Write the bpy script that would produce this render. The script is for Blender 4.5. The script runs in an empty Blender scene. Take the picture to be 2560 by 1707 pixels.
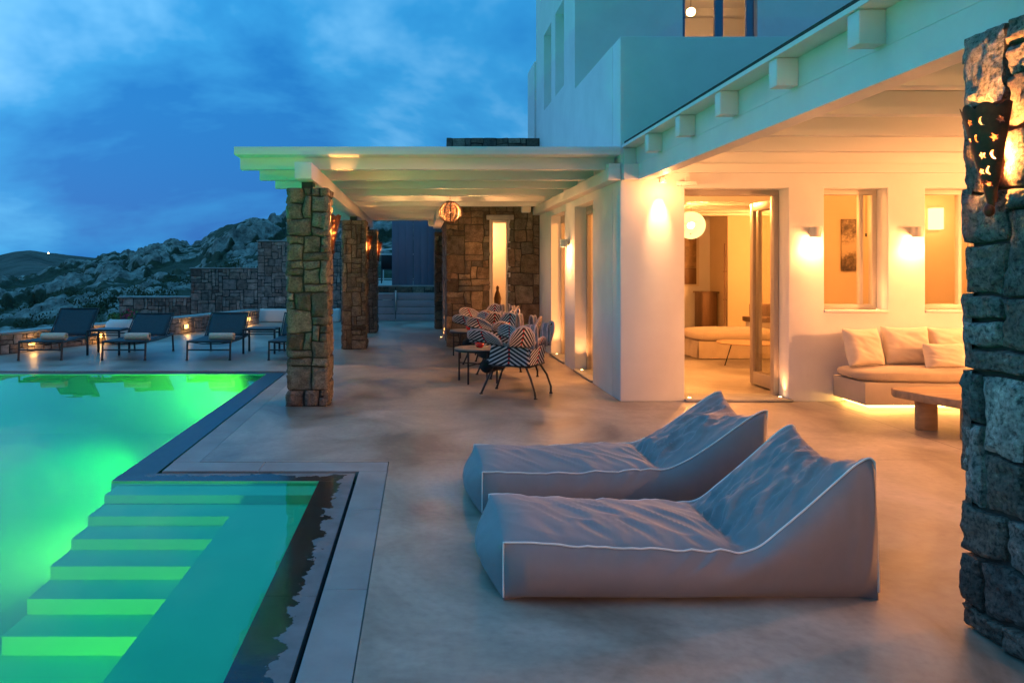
import bpy, bmesh, math, random
from mathutils import Vector, Matrix, noise
R = math.radians
PI = math.pi
random.seed(7)
sc = bpy.context.scene
col = sc.collection

# ---------------------------------------------------------------- camera
F = 1900.0; VX = 1052.0; VY = 668.0; H = 1.5; WPX = 2560.0; HPX = 1707.0
cd = bpy.data.cameras.new("camera"); cam = bpy.data.objects.new("camera", cd); col.objects.link(cam)
cam.location = (0, 0, H); cam.rotation_euler = (R(90), 0, 0)
cd.sensor_width = 36; cd.lens = 36 * F / WPX
cd.shift_x = (WPX / 2 - VX) / WPX; cd.shift_y = -(HPX / 2 - VY) / WPX
cd.clip_start = 0.05; cd.clip_end = 6000
sc.camera = cam
sc.render.engine = 'CYCLES'
sc.view_settings.view_transform = 'Standard'; sc.view_settings.look = 'None'
sc.view_settings.exposure = 0.15; sc.view_settings.gamma = 1
cy = sc.cycles
cy.use_denoising = True; cy.max_bounces = 8; cy.diffuse_bounces = 4; cy.glossy_bounces = 3
cy.transparent_max_bounces = 12; cy.transmission_bounces = 4
cy.sample_clamp_indirect = 6.0; cy.caustics_reflective = False; cy.caustics_refractive = False
cy.blur_glossy = 1.0

# ---------------------------------------------------------------- sky (dusk)
def N(nt, typ, **kw):
    n = nt.nodes.new(typ)
    for k, v in kw.items():
        if k.startswith('i_'):
            key = k[2:]
            key = int(key) if key.isdigit() else key
            n.inputs[key].default_value = v
        else: setattr(n, k, v)
    return n
def ramp(nt, stops, interp='LINEAR'):
    n = nt.nodes.new('ShaderNodeValToRGB'); e = n.color_ramp.elements; n.color_ramp.interpolation = interp
    while len(e) < len(stops): e.new(.5)
    for i, (p, c) in enumerate(stops):
        e[i].position = p; e[i].color = (c[0], c[1], c[2], 1) if not isinstance(c, (int, float)) else (c, c, c, 1)
    return n
SUN_EL, SUN_ROT = R(1.0), R(-75)
w = bpy.data.worlds.new("World"); sc.world = w; w.use_nodes = True
nt = w.node_tree; nt.nodes.clear(); L = nt.links.new
out = N(nt, 'ShaderNodeOutputWorld'); bg = N(nt, 'ShaderNodeBackground', i_1=1.0)
sky = N(nt, 'ShaderNodeTexSky', sky_type='NISHITA', sun_disc=False, sun_elevation=SUN_EL, sun_rotation=SUN_ROT)
tc = N(nt, 'ShaderNodeTexCoord'); sep = N(nt, 'ShaderNodeSeparateXYZ'); L(tc.outputs['Generated'], sep.inputs[0])
zc = N(nt, 'ShaderNodeMath', operation='MAXIMUM', i_1=0.0); L(sep.outputs[2], zc.inputs[0])
za = N(nt, 'ShaderNodeMath', operation='ADD', i_1=0.42); L(zc.outputs[0], za.inputs[0])
dx = N(nt, 'ShaderNodeMath', operation='DIVIDE'); L(sep.outputs[0], dx.inputs[0]); L(za.outputs[0], dx.inputs[1])
dy = N(nt, 'ShaderNodeMath', operation='DIVIDE'); L(sep.outputs[1], dy.inputs[0]); L(za.outputs[0], dy.inputs[1])
cmb = N(nt, 'ShaderNodeCombineXYZ'); L(dx.outputs[0], cmb.inputs[0]); L(dy.outputs[0], cmb.inputs[1])
mp = N(nt, 'ShaderNodeMapping'); mp.inputs['Scale'].default_value = (1.5, 1.5, 1); mp.inputs['Location'].default_value = (3.1, 1.7, 0)
mp.inputs['Rotation'].default_value = (0, 0, R(-14))
L(cmb.outputs[0], mp.inputs[0])
n1 = N(nt, 'ShaderNodeTexNoise'); n1.inputs['Scale'].default_value = .8; n1.inputs['Detail'].default_value = 6; n1.inputs['Roughness'].default_value = .56; n1.inputs['Distortion'].default_value = .25
L(mp.outputs[0], n1.inputs['Vector'])
cr = ramp(nt, [(.36, (.003, .14, .43)), (.46, (.022, .235, .54)), (.54, (.12, .36, .66)), (.66, (.30, .52, .78))])
L(n1.outputs[0], cr.inputs[0])
hr = ramp(nt, [(0.0, (.10, .72, .84)), (.08, (.5, .92, .98)), (.2, (1.1, 1.12, 1.08)), (.5, (.62, 1.08, 1.12)), (1, (.65, 1.5, 1.55))])
L(zc.outputs[0], hr.inputs[0])
mul = N(nt, 'ShaderNodeMix', data_type='RGBA', blend_type='MULTIPLY'); mul.inputs[0].default_value = 1
L(cr.outputs[0], mul.inputs[6]); L(hr.outputs[0], mul.inputs[7])
# low sun glow left behind on the western (-X) side
wx = N(nt, 'ShaderNodeMapRange'); wx.inputs[1].default_value = -1; wx.inputs[2].default_value = 1; wx.inputs[3].default_value = 1.5; wx.inputs[4].default_value = .75
L(sep.outputs[0], wx.inputs[0])
m2 = N(nt, 'ShaderNodeVectorMath', operation='SCALE'); wy = N(nt, 'ShaderNodeMapRange'); wy.inputs[1].default_value = -.9; wy.inputs[2].default_value = .3; wy.inputs[3].default_value = .38; wy.inputs[4].default_value = 1.0
L(sep.outputs[1], wy.inputs[0]); wxy = N(nt, 'ShaderNodeMath', operation='MULTIPLY'); L(wx.outputs[0], wxy.inputs[0]); L(wy.outputs[0], wxy.inputs[1])
L(mul.outputs[2], m2.inputs[0]); L(wxy.outputs[0], m2.inputs['Scale'])
sk = N(nt, 'ShaderNodeVectorMath', operation='SCALE'); sk.inputs['Scale'].default_value = .02; L(sky.outputs[0], sk.inputs[0])
ad = N(nt, 'ShaderNodeVectorMath', operation='ADD'); L(m2.outputs[0], ad.inputs[0]); L(sk.outputs[0], ad.inputs[1])
L(ad.outputs[0], bg.inputs[0]); bg.inputs[1].default_value = 1.0; L(bg.outputs[0], out.inputs[0])
sl = bpy.data.lights.new("sun", 'SUN'); so = bpy.data.objects.new("sun", sl); col.objects.link(so)
sl.energy = .12; sl.angle = R(60); sl.color = (.3, .8, 1); so.rotation_euler = (R(28), R(-48), 0)

# ---------------------------------------------------------------- helpers
def tag(o, label=None, cat=None, group=None, kind=None):
    for k, v in (('label', label), ('category', cat), ('group', group), ('kind', kind)):
        if v: o[k] = v
    return o
def empty(name, loc, label=None, cat=None, group=None, rz=0, parent=None):
    o = bpy.data.objects.new(name, None); col.objects.link(o); o.location = loc; o.rotation_euler = (0, 0, rz)
    o.empty_display_size = .1
    if parent: o.parent = parent
    return tag(o, label, cat, group)
def children(o): return [c for c in bpy.data.objects if c.parent == o]
def copy_tree(o, parent=None):
    c = o.copy(); col.objects.link(c); c.parent = parent
    for ch in children(o): copy_tree(ch, c)
    return c

class MB:
    def __init__(s): s.v = []; s.f = []; s.uv = {}
    def quad(s, a, b, c, d):
        n = len(s.v); s.v += [a, b, c, d]; s.f.append((n, n+1, n+2, n+3)); return s
    def poly(s, pts):
        n = len(s.v); s.v += pts; s.f.append(tuple(range(n, n+len(pts)))); return s
    def box(s, x0, x1, y0, y1, z0, z1):
        n = len(s.v)
        s.v += [(x0,y0,z0),(x1,y0,z0),(x1,y1,z0),(x0,y1,z0),(x0,y0,z1),(x1,y0,z1),(x1,y1,z1),(x0,y1,z1)]
        for q in ((0,3,2,1),(4,5,6,7),(0,1,5,4),(1,2,6,5),(2,3,7,6),(3,0,4,7)): s.f.append(tuple(n+i for i in q))
        return s
    def prism(s, pts, z0, z1):
        n = len(s.v); k = len(pts)
        s.v += [(p[0], p[1], z0) for p in pts] + [(p[0], p[1], z1) for p in pts]
        s.f.append(tuple(n+i for i in reversed(range(k)))); s.f.append(tuple(n+k+i for i in range(k)))
        for i in range(k): j = (i+1) % k; s.f.append((n+i, n+j, n+k+j, n+k+i))
        return s
    def tube(s, pts, r, n=8, closed=False, caps=True):
        pts = [Vector(p) for p in pts]; m = len(pts); base = len(s.v)
        rr = r if isinstance(r, (list, tuple)) else [r]*m
        prev = None
        for i in range(m):
            if closed: t = pts[(i+1) % m]-pts[i-1]
            else: t = pts[min(i+1, m-1)]-pts[max(i-1, 0)]
            if t.length < 1e-9: t = Vector((0,0,1))
            t.normalize()
            if prev is None:
                a = Vector((0,0,1)) if abs(t.z) < .9 else Vector((1,0,0))
                u = t.cross(a).normalized()
            else:
                u = (prev - t*prev.dot(t)); u = u.normalized() if u.length > 1e-6 else t.orthogonal().normalized()
            prev = u; vv = t.cross(u)
            for k in range(n):
                a = 2*PI*k/n; s.v.append(tuple(pts[i] + (u*math.cos(a)+vv*math.sin(a))*rr[i]))
        for i in range(m if closed else m-1):
            j = (i+1) % m
            for k in range(n):
                l = (k+1) % n; s.f.append((base+i*n+k, base+i*n+l, base+j*n+l, base+j*n+k))
        if caps and not closed:
            s.f.append(tuple(base+k for k in reversed(range(n)))); s.f.append(tuple(base+(m-1)*n+k for k in range(n)))
        return s
    def lathe(s, prof, c=(0,0,0), n=24, a0=0, a1=2*PI):
        base = len(s.v); m = len(prof); full = abs(a1-a0-2*PI) < 1e-6; k2 = n if full else n+1
        for (r, z) in prof:
            for k in range(k2):
                a = a0+(a1-a0)*k/n; s.v.append((c[0]+r*math.cos(a), c[1]+r*math.sin(a), c[2]+z))
        for i in range(m-1):
            for k in range(n):
                l = (k+1) % k2; s.f.append((base+i*k2+k, base+i*k2+l, base+(i+1)*k2+l, base+(i+1)*k2+k))
        return s
    def sheet(s, fn, nu, nv, closed_u=False):
        base = len(s.v)
        for i in range(nu+1):
            for j in range(nv+1):
                s.uv[len(s.v)] = (i/nu, j/nv); s.v.append(tuple(fn(i/nu, j/nv)))
        for i in range(nu):
            for j in range(nv):
                a = base+i*(nv+1)+j; s.f.append((a, a+nv+1, a+nv+2, a+1))
        return s
    def blob(s, c, r, sub=2, amp=.2, sc_=1.0, sq=(1,1,1), seed=0):
        bm = bmesh.new(); bmesh.ops.create_icosphere(bm, subdivisions=sub, radius=1)
        base = len(s.v)
        for v in bm.verts:
            d = 1+amp*noise.noise(v.co*sc_*1.7+Vector((seed*3.3, seed, -seed)))
            s.v.append((c[0]+v.co.x*r*sq[0]*d, c[1]+v.co.y*r*sq[1]*d, c[2]+v.co.z*r*sq[2]*d))
        for f in bm.faces: s.f.append(tuple(base+v.index for v in f.verts))
        bm.free(); return s
    def build(s, name, mt, parent=None, smooth=False, bevel=0, seg=2, weld=0, solid=0, sub=0, normals=False):
        me = bpy.data.meshes.new(name); me.from_pydata(s.v, [], s.f)
        if s.uv:
            ul = me.uv_layers.new(name='UVMap')
            for lp in me.loops: ul.data[lp.index].uv = s.uv.get(lp.vertex_index, (0, 0))
        if bevel or weld or normals:
            bm = bmesh.new(); bm.from_mesh(me)
            if weld: bmesh.ops.remove_doubles(bm, verts=bm.verts, dist=weld)
            if normals: bmesh.ops.recalc_face_normals(bm, faces=bm.faces)
            if bevel:
                es = [e for e in bm.edges if len(e.link_faces) == 2 and e.calc_face_angle(0) > R(30)]
                bmesh.ops.bevel(bm, geom=es, offset=bevel, segments=seg, profile=.5, affect='EDGES', clamp_overlap=True)
            bm.to_mesh(me); bm.free()
        me.materials.append(mt); me.validate()
        if smooth or bevel:
            me.polygons.foreach_set('use_smooth', [True]*len(me.polygons))
            if bevel or smooth == 'auto': me.set_sharp_from_angle(angle=R(38))
        o = bpy.data.objects.new(name, me); col.objects.link(o)
        if parent: o.parent = parent
        if solid: m = o.modifiers.new('solid', 'SOLIDIFY'); m.thickness = solid; m.offset = 0
        if sub: m = o.modifiers.new('sub', 'SUBSURF'); m.levels = sub; m.render_levels = sub
        return o

# ---------------------------------------------------------------- materials
def newmat(name):
    m = bpy.data.materials.new(name); m.use_nodes = True; t = m.node_tree; t.nodes.clear()
    o = N(t, 'ShaderNodeOutputMaterial'); b = N(t, 'ShaderNodeBsdfPrincipled'); t.links.new(b.outputs[0], o.inputs[0])
    return m, t, b, o
def pmat(name, c, rough=.6, metal=0, var=.12, scale=4, bump=.15, bscale=40, bdist=.003, spec=.5, sheen=0, stretch=None, rvar=0):
    m, t, b, o = newmat(name); l = t.links.new
    tc = N(t, 'ShaderNodeTexCoord'); mp = N(t, 'ShaderNodeMapping'); l(tc.outputs['Object'], mp.inputs[0])
    if stretch: mp.inputs['Scale'].default_value = stretch
    n = N(t, 'ShaderNodeTexNoise'); n.inputs['Scale'].default_value = scale; n.inputs['Detail'].default_value = 6; n.inputs['Roughness'].default_value = .6
    l(mp.outputs[0], n.inputs['Vector'])
    d = [max(0, x*(1-var)) for x in c]; h = [min(1, x*(1+var)) for x in c]
    r = ramp(t, [(.3, d), (.7, h)]); l(n.outputs[0], r.inputs[0]); l(r.outputs[0], b.inputs['Base Color'])
    b.inputs['Roughness'].default_value = rough; b.inputs['Metallic'].default_value = metal
    b.inputs['Specular IOR Level'].default_value = spec
    if rvar:
        mr = N(t, 'ShaderNodeMapRange'); mr.inputs[3].default_value = rough-rvar; mr.inputs[4].default_value = rough+rvar
        mr.inputs[1].default_value = .3; mr.inputs[2].default_value = .7
        l(n.outputs[0], mr.inputs[0]); l(mr.outputs[0], b.inputs['Roughness'])
    if sheen: b.inputs['Sheen Weight'].default_value = sheen
    if bump:
        n2 = N(t, 'ShaderNodeTexNoise'); n2.inputs['Scale'].default_value = bscale; n2.inputs['Detail'].default_value = 5
        l(mp.outputs[0], n2.inputs['Vector'])
        bp = N(t, 'ShaderNodeBump'); bp.inputs['Strength'].default_value = bump; bp.inputs['Distance'].default_value = bdist
        l(n2.outputs[0], bp.inputs['Height']); l(bp.outputs[0], b.inputs['Normal'])
    return m
def emat(name, c, s):
    m = bpy.data.materials.new(name); m.use_nodes = True; t = m.node_tree; t.nodes.clear()
    o = N(t, 'ShaderNodeOutputMaterial'); e = N(t, 'ShaderNodeEmission'); e.inputs[0].default_value = (*c, 1); e.inputs[1].default_value = s
    t.links.new(e.outputs[0], o.inputs[0]); return m
def stonemat(name, cols, speck=.5, sscale=60, bump=.6, moss=0):
    m, t, b, o = newmat(name); l = t.links.new
    tc = N(t, 'ShaderNodeTexCoord'); g = N(t, 'ShaderNodeNewGeometry')
    r = ramp(t, [(i/(len(cols)-1), c) for i, c in enumerate(cols)]); l(g.outputs['Random Per Island'], r.inputs[0])
    n = N(t, 'ShaderNodeTexNoise'); n.inputs['Scale'].default_value = sscale; n.inputs['Detail'].default_value = 4; n.inputs['Roughness'].default_value = .7
    l(tc.outputs['Object'], n.inputs['Vector'])
    r2 = ramp(t, [(.35, 1-speck*.75), (.5, 1), (.62, 1+speck*.3), (.72, 1+speck*1.4)]); l(n.outputs[0], r2.inputs[0])
    n3 = N(t, 'ShaderNodeTexNoise'); n3.inputs['Scale'].default_value = 9; n3.inputs['Detail'].default_value = 5
    l(tc.outputs['Object'], n3.inputs['Vector'])
    r3 = ramp(t, [(.3, .55), (.55, 1.0), (.75, 1.3)]); l(n3.outputs[0], r3.inputs[0])
    mx = N(t, 'ShaderNodeMix', data_type='RGBA', blend_type='MULTIPLY'); mx.inputs[0].default_value = 1; l(r.outputs[0], mx.inputs[6]); l(r2.outputs[0], mx.inputs[7])
    mx2 = N(t, 'ShaderNodeMix', data_type='RGBA', blend_type='MULTIPLY'); mx2.inputs[0].default_value = 1; l(mx.outputs[2], mx2.inputs[6]); l(r3.outputs[0], mx2.inputs[7])
    l(mx2.outputs[2], b.inputs['Base Color']); b.inputs['Roughness'].default_value = .82; b.inputs['Specular IOR Level'].default_value = .35
    n2 = N(t, 'ShaderNodeTexNoise'); n2.inputs['Scale'].default_value = sscale*.6; n2.inputs['Detail'].default_value = 7; n2.inputs['Roughness'].default_value = .7
    l(tc.outputs['Object'], n2.inputs['Vector'])
    bp = N(t, 'ShaderNodeBump'); bp.inputs['Strength'].default_value = bump; bp.inputs['Distance'].default_value = .012
    l(n2.outputs[0], bp.inputs['Height']); l(bp.outputs[0], b.inputs['Normal'])
    return m
def glassmat(name, tint=(.93,.93,.9), ior=1.45, rough=0.0, bump=0):
    m = bpy.data.materials.new(name); m.use_nodes = True; t = m.node_tree; t.nodes.clear(); l = t.links.new
    o = N(t, 'ShaderNodeOutputMaterial'); tr = N(t, 'ShaderNodeBsdfTransparent'); tr.inputs[0].default_value = (*tint, 1)
    gl = N(t, 'ShaderNodeBsdfGlossy'); gl.inputs['Roughness'].default_value = rough; gl.inputs[0].default_value = (1,1,1,1)
    fr = N(t, 'ShaderNodeFresnel'); fr.inputs[0].default_value = ior; mx = N(t, 'ShaderNodeMixShader')
    l(fr.outputs[0], mx.inputs[0]); l(tr.outputs[0], mx.inputs[1]); l(gl.outputs[0], mx.inputs[2]); l(mx.outputs[0], o.inputs[0])
    if not bump:
        gm0 = N(t, 'ShaderNodeNewGeometry'); iv = N(t, 'ShaderNodeMath', operation='SUBTRACT', i_0=1.0); l(gm0.outputs['Backfacing'], iv.inputs[1]); fm = N(t, 'ShaderNodeMath', operation='MULTIPLY'); l(iv.outputs[0], fm.inputs[0]); l(fr.outputs[0], fm.inputs[1]); l(fm.outputs[0], mx.inputs[0])
    if bump:
        gm_ = N(t, 'ShaderNodeNewGeometry'); im = N(t, 'ShaderNodeMath', operation='MULTIPLY_ADD', i_1=-.03, i_2=ior); l(gm_.outputs['Backfacing'], im.inputs[0]); l(im.outputs[0], fr.inputs[0])
        tc = N(t, 'ShaderNodeTexCoord'); n = N(t, 'ShaderNodeTexNoise'); n.inputs['Scale'].default_value = 1.1; n.inputs['Detail'].default_value = 2
        l(tc.outputs['Object'], n.inputs['Vector']); bp = N(t, 'ShaderNodeBump'); bp.inputs['Strength'].default_value = bump; bp.inputs['Distance'].default_value = .02
        l(n.outputs[0], bp.inputs['Height']); l(bp.outputs[0], gl.inputs['Normal']); l(bp.outputs[0], fr.inputs['Normal'])
    return m

M = {}
M['plaster'] = pmat('white_plaster', (.78,.76,.73), .75, var=.06, scale=1.6, bump=.25, bscale=14, bdist=.004)
M['wood_white'] = pmat('white_painted_wood', (.74,.73,.70), .5, var=.05, scale=3, bump=.2, bscale=30, bdist=.002, stretch=(.3,1,1))
M['frame'] = pmat('taupe_frame', (.42,.36,.29), .45, var=.06, bump=.05)
M['frame_pale'] = pmat('pale_frame', (.66,.60,.50), .45, var=.04, bump=.05)
M['frame_blue'] = pmat('blue_frame', (.10,.20,.30), .45, var=.08, bump=.05)
M['black'] = pmat('black_metal', (.012,.013,.016), .4, var=.2, bump=.1)
M['dark_metal'] = pmat('charcoal_metal', (.022,.028,.036), .42, var=.15, bump=.1)
M['mesh_fabric'] = pmat('dark_sling', (.018,.040,.055), .7, var=.15, scale=30, bump=.4, bscale=300, bdist=.001)
M['rust'] = pmat('rusty_iron', (.10,.035,.018), .6, metal=.4, var=.4, scale=18, bump=.4, bscale=60)
M['towel'] = pmat('towel', (.62,.50,.42), .95, var=.1, scale=20, bump=.8, bscale=260, bdist=.004, sheen=.4)
M['cushion'] = pmat('linen_cushion', (.66,.58,.47), .9, var=.06, scale=6, bump=.5, bscale=220, bdist=.0015, sheen=.2)
M['seat_linen'] = pmat('seat_linen', (.46,.37,.26), .9, var=.08, scale=6, bump=.5, bscale=200, bdist=.0015, sheen=.2)
M['bean'] = pmat('grey_canvas', (.225,.212,.228), .62, var=.07, scale=5, bump=.45, bscale=420, bdist=.0008, sheen=.15)
M['piping'] = pmat('pale_piping', (.88,.86,.84), .6, var=.03, bump=.1)
M['wood'] = pmat('pale_wood', (.40,.25,.13), .55, var=.3, scale=5, bump=.3, bscale=30, stretch=(.25,3,3))
M['wood_dark'] = pmat('brown_wood', (.16,.09,.045), .55, var=.25, scale=4, bump=.2, stretch=(4,4,.4))
M['slate_paint'] = pmat('slate_painted_wood', (.17,.18,.25), .55, var=.10, scale=3, bump=.2, bscale=25, stretch=(1,1,.3))
M['slate_grey'] = pmat('grey_painted_metal', (.32,.30,.33), .5, var=.12, scale=2, bump=.15)
M['steel'] = pmat('brushed_steel', (.6,.55,.5), .3, metal=1, var=.1, bump=.05)
M['red'] = pmat('red_glass', (.75,.03,.02), .2, var=.1, bump=0)
M['leaf'] = pmat('leaf_green', (.06,.16,.03), .6, var=.5, scale=8, bump=.1)
M['flower'] = pmat('flower_magenta', (.30,.05,.12), .6, var=.5, scale=14, bump=.1)
M['white_pot'] = pmat('white_render', (.80,.78,.75), .6, var=.04, scale=3, bump=.2, bscale=20)
M['speaker'] = pmat('white_plastic', (.68,.66,.62), .4, var=.03, bump=.05)
M['tile_top'] = pmat('table_top_pale', (.36,.29,.25), .4, var=.1, scale=8, bump=.1)
M['rose_rim'] = pmat('woven_rim', (.50,.42,.44), .7, var=.1, scale=40, bump=.6, bscale=200, bdist=.001)
M['blackseat'] = pmat('black_cord', (.008,.008,.010), .9, var=.2, bump=.5, bscale=150, bdist=.002)
M['shade'] = emat('lamp_shade_lit', (1,.62,.25), 3.2)
M['bulb'] = emat('warm_bulb', (1,.62,.25), 26)
M['led'] = emat('led_strip', (1,.50,.11), 22)
M['spotface'] = emat('spot_face', (1,.66,.32), 14)
M['poolface'] = emat('pool_lamp_face', (.2,1,.3), 3)
M['glass'] = glassmat('window_glass', (.95,.94,.90), 1.4)
M['water'] = glassmat('pool_water', (.60,.98,.86), 1.33, 0.0, bump=.16)
WARM = (1,.385,.125)
STONE_BROWN = [(.07,.055,.042),(.17,.12,.078),(.11,.095,.078),(.24,.175,.115),(.13,.115,.095),(.20,.135,.09),(.09,.085,.075),(.27,.215,.155)]
STONE_GREY = [(.09,.075,.062),(.15,.13,.11),(.115,.092,.075),(.18,.155,.13),(.13,.12,.11),(.30,.285,.26),(.095,.085,.075)]
M['stone_brown'] = stonemat('brown_rubble_stone', STONE_BROWN, .5, 45)
M['stone_pillar'] = stonemat('pillar_rubble_stone', [(.065,.06,.052),(.15,.135,.11),(.10,.095,.085),(.21,.185,.15),(.12,.115,.10),(.17,.14,.11),(.085,.08,.075),(.24,.225,.19)], .6, 50, .8)
M['stone_front'] = stonemat('grey_granite_stone', STONE_GREY, 1.0, 48, 1.0)
M['stone_far'] = stonemat('terrace_rubble_stone', [(.17,.13,.11),(.34,.26,.22),(.22,.19,.17),(.50,.41,.35),(.28,.25,.23),(.40,.28,.23)], .35, 14)
M['mortar'] = pmat('mortar', (.045,.04,.034), .95, var=.3, scale=20, bump=.5)
M['coping_pale'] = pmat('pale_stone_cap', (.34,.33,.31), .8, var=.2, scale=5, bump=.4, bscale=20, bdist=.01)

# concrete floor: mottled, trowelled, semi gloss, with saw-cut joints
def concrete():
    m, t, b, o = newmat('polished_concrete'); l = t.links.new
    tc = N(t, 'ShaderNodeTexCoord')
    a = N(t, 'ShaderNodeTexNoise'); a.inputs['Scale'].default_value = 1.1; a.inputs['Detail'].default_value = 8; a.inputs['Roughness'].default_value = .62; a.inputs['Distortion'].default_value = .6
    mp = N(t, 'ShaderNodeMapping'); mp.inputs['Scale'].default_value = (1, .8, 1); l(tc.outputs['Object'], mp.inputs[0]); l(mp.outputs[0], a.inputs['Vector'])
    c = ramp(t, [(.34, (.15,.124,.098)), (.45, (.27,.235,.195)), (.55, (.355,.315,.268)), (.68, (.47,.425,.37))]); l(a.outputs[0], c.inputs[0])
    f = N(t, 'ShaderNodeTexNoise'); f.inputs['Scale'].default_value = 22; f.inputs['Detail'].default_value = 6; l(tc.outputs['Object'], f.inputs['Vector'])
    fr = ramp(t, [(.25, .86), (.5, 1), (.75, 1.08)]); l(f.outputs[0], fr.inputs[0])
    mx = N(t, 'ShaderNodeMix', data_type='RGBA', blend_type='MULTIPLY'); mx.inputs[0].default_value = 1; l(c.outputs[0], mx.inputs[6]); l(fr.outputs[0], mx.inputs[7])
    sp = N(t, 'ShaderNodeSeparateXYZ'); l(tc.outputs['Object'], sp.inputs[0])
    cur = None
    for ax, v in ((1, 5.93), (1, 8.02), (0, 4.45), (1, 14.0), (0, -5.3)):
        s = N(t, 'ShaderNodeMath', operation='SUBTRACT', i_1=v); l(sp.outputs[ax], s.inputs[0])
        ab = N(t, 'ShaderNodeMath', operation='ABSOLUTE'); l(s.outputs[0], ab.inputs[0])
        lt = N(t, 'ShaderNodeMath', operation='LESS_THAN', i_1=.0045); l(ab.outputs[0], lt.inputs[0])
        if cur is None: cur = lt
        else:
            mm = N(t, 'ShaderNodeMath', operation='MAXIMUM'); l(cur.outputs[0], mm.inputs[0]); l(lt.outputs[0], mm.inputs[1]); cur = mm
    m3 = N(t, 'ShaderNodeMix', data_type='RGBA'); m3.inputs[7].default_value = (.10,.09,.085,1); l(cur.outputs[0], m3.inputs[0]); l(mx.outputs[2], m3.inputs[6])
    l(m3.outputs[2], b.inputs['Base Color'])
    mr = N(t, 'ShaderNodeMapRange'); mr.inputs[1].default_value = .3; mr.inputs[2].default_value = .7; mr.inputs[3].default_value = .30; mr.inputs[4].default_value = .5
    l(a.outputs[0], mr.inputs[0]); l(mr.outputs[0], b.inputs['Roughness']); b.inputs['Specular IOR Level'].default_value = .45
    bp = N(t, 'ShaderNodeBump'); bp.inputs['Strength'].default_value = .12; bp.inputs['Distance'].default_value = .004; l(f.outputs[0], bp.inputs['Height']); l(bp.outputs[0], b.inputs['Normal'])
    return m
M['concrete'] = concrete()
def coping_mat(name, axis, edge, sgn, wet0, wamp, wr=.12):
    """dark stone; wet near the water (distance from edge) with a ragged outline"""
    m, t, b, o = newmat(name); l = t.links.new
    tc = N(t, 'ShaderNodeTexCoord'); sp = N(t, 'ShaderNodeSeparateXYZ'); l(tc.outputs['Object'], sp.inputs[0])
    s = N(t, 'ShaderNodeMath', operation='SUBTRACT', i_1=edge); l(sp.outputs[axis], s.inputs[0])
    d = N(t, 'ShaderNodeMath', operation='MULTIPLY', i_1=sgn); l(s.outputs[0], d.inputs[0])
    n = N(t, 'ShaderNodeTexNoise'); n.inputs['Scale'].default_value = 7.5; n.inputs['Detail'].default_value = 5; n.inputs['Roughness'].default_value = .6; l(tc.outputs['Object'], n.inputs['Vector'])
    mr = N(t, 'ShaderNodeMapRange'); mr.inputs[1].default_value = .3; mr.inputs[2].default_value = .7; mr.inputs[3].default_value = wet0-wamp; mr.inputs[4].default_value = wet0+wamp; l(n.outputs[0], mr.inputs[0])
    df = N(t, 'ShaderNodeMath', operation='SUBTRACT'); l(mr.outputs[0], df.inputs[0]); l(d.outputs[0], df.inputs[1])
    k = N(t, 'ShaderNodeMapRange'); k.inputs[1].default_value = -.004; k.inputs[2].default_value = .004; l(df.outputs[0], k.inputs[0])
    g = N(t, 'ShaderNodeTexNoise'); g.inputs['Scale'].default_value = 9; g.inputs['Detail'].default_value = 7; l(tc.outputs['Object'], g.inputs['Vector'])
    dry = ramp(t, [(.3, (.12,.12,.125)), (.7, (.19,.19,.195))]); wet = ramp(t, [(.3, (.012,.012,.014)), (.7, (.034,.032,.032))])
    l(g.outputs[0], dry.inputs[0]); l(g.outputs[0], wet.inputs[0])
    mx = N(t, 'ShaderNodeMix', data_type='RGBA'); l(k.outputs[0], mx.inputs[0]); l(dry.outputs[0], mx.inputs[6]); l(wet.outputs[0], mx.inputs[7]); l(mx.outputs[2], b.inputs['Base Color'])
    rr = N(t, 'ShaderNodeMapRange'); rr.inputs[3].default_value = .55; rr.inputs[4].default_value = wr; l(k.outputs[0], rr.inputs[0]); l(rr.outputs[0], b.inputs['Roughness'])
    bp = N(t, 'ShaderNodeBump'); bp.inputs['Strength'].default_value = .2; bp.inputs['Distance'].default_value = .003; l(g.outputs[0], bp.inputs['Height']); l(bp.outputs[0], b.inputs['Normal'])
    return m
M['band'] = pmat('grey_stone_band', (.27,.272,.265), .6, var=.2, scale=2.2, bump=.3, bscale=18, bdist=.004)
M['pool'] = pmat('pool_plaster_green_glow', (.22,.92,.50), .7, var=.05, scale=2, bump=.1)  # white plaster; the green glow of the lit water is put into its colour
M['slot'] = pmat('slot_dark', (.01,.01,.011), .8, bump=0)

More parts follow.
